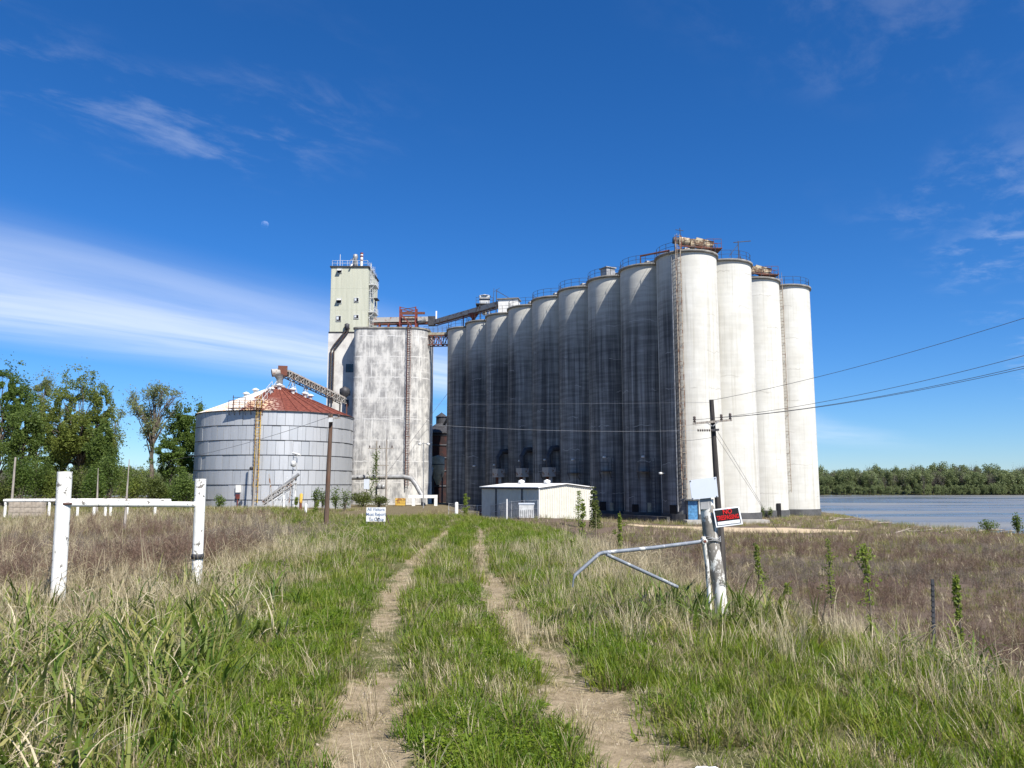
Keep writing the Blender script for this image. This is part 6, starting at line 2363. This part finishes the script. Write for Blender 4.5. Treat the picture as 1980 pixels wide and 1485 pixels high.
KL = [blades(130 + k, 34, 0.17, 0.009, 0.10, 0.4, 1.0, 3, 'grass_lush') for k in range(3)] + [clover(140 + k, 150, 0.13) for k in range(2)] + [rosette(146 + k, 8, 0.10, 0.026) for k in range(2)]


def dens_lush(x, y):
    tr, gr, sa, br = cover(x, y)
    n = fbm(x, y, 2.6, 33)
    return np.clip(gr * sstep(0.54, 0.68, n) * (1 - np.clip(rut(x, y) * 1.6, 0, 1)), 0, 1) * (x - road_x(y) > -2.6 - 0.12 * y) * clear_of(x, y)


scatter('lush_grass', 'patches of lush grass and clover beside the wheel ruts', KL, *spread([(2.8, 8, 110, 1.0), (8, 14, 60, 1.15), (14, 24, 30, 1.45), (24, 50, 9, 2.2)], dens_lush, 202, 7))

# thin dead thatch in the ruts
KT = [blades(150 + k, 26, 0.05, 0.0035, 0.09, 1.1, 0.6, 2, ('grass_straw', 'grass_olive', 'grass_straw')[k % 3]) for k in range(6)]


def dens_thatch(x, y):
    tr, gr, sa, br = cover(x, y)
    return np.clip(0.35 + 0.6 * fbm(x, y, 0.9, 41), 0, 1) * np.clip(np.maximum(tr, rut(x, y) * 0.9) * 1.3, 0.3, 1) * (np.abs(x - road_x(y)) < 5) * np.maximum(sstep(0.30, 0.48, fbm(x, y, 1.0, 42)), 0.55 * rut(x, y))


scatter('dead_thatch', 'thin dead grass lying in the wheel ruts', KT, *spread([(2.8, 9, 260, 0.8), (9, 18, 150, 1.05), (18, 40, 40, 1.6)], dens_thatch, 203, 6))

def dens_peb(x, y):
    return np.clip(rut(x, y) * 1.2 * (0.2 + 0.9 * fbm(x, y, 0.7, 45)), 0, 1)


scatter('gravel', 'small stones and clods scattered in the wheel ruts', [pebble(400 + k) for k in range(4)], *spread([(2.8, 9, 60, 0.9), (9, 16, 30, 1.2)], dens_peb, 209, 4, (0.4, 1.6), 0.5))

# straw tufts
KS = [blades(160 + k, 20, 0.42, 0.0055, 0.10, 0.30, 0.7, 4, 'grass_straw') for k in range(4)] + [blades(170 + k, 22, 0.30, 0.006, 0.12, 0.5, 1.1, 4, 'grass_straw') for k in range(3)]


def dens_straw(x, y):
    d_ = x - road_x(y)
    n = fbm(x, y, 2.0, 51)
    l_ = sstep(-1.9, -3.2, d_) * (0.7 + 0.3 * sstep(4, 9, y)) * sstep(0.30, 0.50, n)
    r_ = sstep(2.4, 3.6, d_) * sstep(0.48, 0.66, n) * 0.6
    gatep = np.maximum(np.exp(-(((x - 1.9) / 1.3) ** 2 + ((y - 10.8) / 1.3) ** 2)), np.exp(-(((x - 1.5) / 1.1) ** 2 + ((y - 9.4) / 0.7) ** 2)))
    edge = sstep(3.6, 4.6, d_) * sstep(8.0, 6.0, d_) * sstep(14, 9, y) * 0.55
    patch = np.maximum(np.maximum(gatep, edge), 0) + np.exp(-(((d_ - 5.2) / 3.4) ** 2 + ((y - 24) / 13) ** 2)) * 0.95
    med = 0.16 * sstep(0.58, 0.70, n) * (np.abs(d_) < 2.2)
    return np.clip(np.maximum(np.maximum(l_, r_ * sstep(11, 5, d_)), np.maximum(patch, med)), 0, 1) * sstep(75, 45, y) * (1 - 0.93 * cover(x, y)[1] * sstep(22, 30, y)) * clear_of(x, y)


scatter('straw_grass', 'dry straw coloured grass tufts along the verges', KS, *spread([(2.8, 8, 26, 0.85), (8, 15, 20, 1.05), (15, 28, 10, 1.25), (28, 60, 2.6, 1.7)], dens_straw, 204, 7))

# broad leaved tall grass on the left
KB = [blades(180 + k, 11, 0.66, 0.028 + 0.005 * (k % 3), 0.13, 0.28, 1.5 + 0.4 * (k % 3), 6, 'grass_broad') for k in range(5)] + [blades(186 + k, 7, 0.62, 0.017, 0.13, 0.3, 2.6, 7, 'grass_straw') for k in range(3)]


def dens_broad(x, y):
    d_ = x - road_x(y)
    n = fbm(x, y, 1.5, 61)
    a_ = sstep(-1.8, -2.8, d_) * sstep(14, 7, y) * sstep(0.30, 0.50, n)
    b_ = 0.5 * sstep(3.4, 4.4, d_) * sstep(13, 8, y) * sstep(0.52, 0.66, n)
    near_post = np.maximum(np.exp(-(((x - 2.0) / 1.0) ** 2 + ((y - 10.3) / 0.9) ** 2)) * 0.8, 0) + np.maximum(np.exp(-(((x - 2.75) / 0.8) ** 2 + ((y - 10.6) / 0.8) ** 2)), np.exp(-(((x + 5.6) / 0.9) ** 2 + ((y - 14.0) / 0.9) ** 2)))
    return np.clip(np.maximum(np.maximum(a_, b_), near_post), 0, 1)


scatter('broad_grass', 'broad bladed tall green grass beside the track', KB, *spread([(2.8, 8, 26, 0.95), (8, 16, 13, 1.0)], dens_broad, 205, 8))

# bent dead stalks
def stalk(seed, h, bent):
    rg = np.random.default_rng(seed)
    b = MB()
    for k in range(2):
        a = rg.uniform(0, 6.28)
        d_ = Vector((math.cos(a), math.sin(a), 0))
        p = Vector((rg.normal(0, 0.05), rg.normal(0, 0.05), -0.02))
        ln = rg.uniform(0.12, 0.4)
        q = p + d_ * ln * h * 0.5 + Vector((0, 0, h * 0.6 * rg.uniform(0.8, 1.1)))
        if bent:
            r_ = q + d_ * h * 0.2 + Vector((0, 0, h * 0.10)); e = r_ + d_ * h * 0.22 - Vector((0, 0, h * 0.22))
            b.tube([p, q, r_, e], [0.0042, 0.0036, 0.003, 0.0015], 4, False)
        else:
            e = q + d_ * ln * h * 0.35 + Vector((0, 0, h * 0.4))
            b.tube([p, q, e], [0.0042, 0.0034, 0.0015], 4, False)
        for j in range(3):
            t = rg.uniform(0.3, 0.9)
            s = p.lerp(q, t)
            a2 = rg.uniform(0, 6.28)
            b.tube([s, s + Vector((math.cos(a2) * 0.10, math.sin(a2) * 0.10, 0.06)), s + Vector((math.cos(a2) * 0.2, math.sin(a2) * 0.2, -0.03))], [0.003, 0.004, 0.001], 3, False)
    return b.mesh('stalk', 'grass_straw')


KK = [stalk(190 + k, 0.85 + 0.1 * (k % 3), k % 2) for k in range(8)]


def dens_stalk(x, y):
    d_ = x - road_x(y)
    n = fbm(x, y, 2.4, 71)
    return np.clip(np.where(d_ > 0, sstep(2.9, 4.2, d_) * sstep(10, 6, d_), sstep(-2.1, -3.2, d_)) * sstep(0.38, 0.6, n), 0, 1) * sstep(40, 20, y)


scatter('dead_stalks', 'pale bent dead stalks standing in the grass', KK, *spread([(2.8, 9, 8.5, 0.85), (9, 18, 4.5, 1.0), (18, 40, 0.8, 1.2)], dens_stalk, 206, 8, (0.6, 1.2), 0.25))

# dead brown and grey forbs in the fields
KW = [weed(210 + k, 7, 0.62, 'weed_brown') for k in range(4)] + [weed(220 + k, 7, 0.5, 'weed_grey') for k in range(4)]


def dens_weed(x, y):
    tr, gr, sa, br = cover(x, y)
    d_ = x - road_x(y)
    n = fbm(x, y, 3.5, 81)
    r_ = sstep(4.6, 6.0, d_) * (0.2 + 0.8 * sstep(0.32, 0.5, n))
    l_ = sstep(-4.8, -6.2, d_) * (sstep(12, 15, y) * sstep(26, 18, -x) * 0.9 + 0.1)
    return np.clip(np.maximum(r_, l_) * (1 - sa) * (1 - gr * 0.8), 0, 1) * clear_of(x, y) * (1 - 0.75 * sstep(66, 72, y) * (x > 8))


P, ro, S, I = spread([(6, 12, 12, 0.75), (12, 22, 10, 0.85), (22, 40, 4.5, 1.15), (40, 66, 1.9, 1.6), (66, 108, 0.8, 2.0)], dens_weed, 207, 8)
nn = fbm(P[:, 0], P[:, 1], 7.0, 85)
rg = np.random.default_rng(9)
nn = nn + 0.2 * np.exp(-(((P[:, 0] + 6.8) / 3.0) ** 2 + ((P[:, 1] - 18.5) / 4.0) ** 2))
I = np.where(rg.random(len(P)) < sstep(0.42, 0.58, nn), rg.integers(0, 4, len(P)), rg.integers(4, 8, len(P)))
scatter('dead_weeds', 'brown and grey dead weeds covering the fields', KW, P, ro, S * np.interp(P[:, 1], [0, 40, 50, 70, 110], [0.85, 0.85, 0.55, 0.36, 0.34]) * (1 + 0.75 * np.exp(-(((P[:, 0] + 6.8) / 3.0) ** 2 + ((P[:, 1] - 18.5) / 4.0) ** 2))), I)

# low tan field grass
KF = [blades(230 + k, 22, 0.20, 0.008, 0.16, 0.6, 0.9, 3, ('grass_olive', 'grass_straw', 'grass_olive', 'grass_green')[k % 4]) for k in range(8)]


def dens_field(x, y):
    tr, gr, sa, br = cover(x, y)
    d_ = np.abs(x - road_x(y))
    return np.clip(sstep(4, 6, d_) * (0.25 + 0.9 * fbm(x, y, 5.0, 91)) * (1 - sa), 0, 1) * clear_of(x, y)


scatter('field_grass', 'low tan and olive grass of the fields', KF, *spread([(7, 14, 14, 1.0), (14, 26, 9, 1.2), (26, 50, 3.6, 1.8), (50, 110, 1.2, 2.8)], dens_field, 208, 8))


# ---------------------------------------------------------------- wooded far bank
def far_tree(seed, H, W, m, n, bare=False):
    rg = np.random.default_rng(seed)
    c = []
    for k in range(16):
        t = rg.uniform(0.25, 1.0)
        e = np.array([rg.normal(0, W * 0.28), rg.normal(0, W * 0.28), H * (0.12 + 0.80 * t)])
        v = rg.normal(size=(n // 16, 3)); v /= np.linalg.norm(v, axis=1)[:, None]
        c.append(e + v * (rg.random(n // 16) ** 0.4)[:, None] * np.array([W * 0.24, W * 0.24, H * 0.14]))
    c = np.concatenate(c)
    L1 = leaves_at(c, 0.95 if not bare else 0.5, rg, 0.0, 0.8)
    # trunk and limbs as thin triangular prisms drawn with quads
    q = []
    for k in range(1 if not bare else 8):
        e = np.array([rg.normal(0, 0.2 if k == 0 else W * 0.3), rg.normal(0, 0.2 if k == 0 else W * 0.3), H * (0.9 if k == 0 else rg.uniform(0.7, 1.0))])
        s = np.array([0, 0, 0 if k == 0 else H * 0.4])
        w_ = 0.28 if k == 0 else 0.1
        for ax in (np.array([w_, 0, 0]), np.array([0, w_, 0])):
            q += [s - ax, s + ax, e + ax * 0.3, e - ax * 0.3]
    me = np_mesh('far_tree', np.concatenate([L1, np.array(q)]), 4, m)
    me.materials.append(MATS['bark'])
    nl = len(L1) // 4
    mi = np.zeros(len(me.polygons), dtype=np.int32); mi[nl:] = 1
    me.polygons.foreach_set('material_index', mi)
    return me


KFT = [far_tree(300 + k, 22 + 1.6 * (k % 4), 10 + (k % 3), 'leaf_far_hazy', 1500) for k in range(6)] + [far_tree(310 + k, 26, 8, 'leaf_far_bare', 420, True) for k in range(2)]
rg = np.random.default_rng(17)
n = 1800
x = rg.uniform(-640, 640, n)
row = rg.integers(0, 4, n)
y = FARBANK + 6 + row * 9 + rg.normal(0, 3, n)
z = ground(x, y) - 0.3
S = rg.uniform(0.74, 1.0, n) * (0.80 + 0.07 * row) * (0.9 + 0.2 * fbm(x, y, 60, 3))
I = np.where(rg.random(n) < 0.28, rg.integers(6, 8, n), rg.integers(0, 6, n))
# low shrubs along the water's edge
n2 = 1100
x2 = rg.uniform(-640, 640, n2); y2 = FARBANK + rg.normal(0, 1.5, n2)
P = np.concatenate([np.stack([x, y, z], 1), np.stack([x2, y2, ground(x2, y2) - 1.0], 1)])
S = np.concatenate([S, rg.uniform(0.22, 0.42, n2)]); I = np.concatenate([I, rg.integers(0, 6, n2)])
ro = np.stack([0 * S, 0 * S, rg.uniform(0, 6.28, len(S))], 1)
scatter('far_woodland', 'distant green woodland along the far bank of the river', KFT, P, ro, S, I)
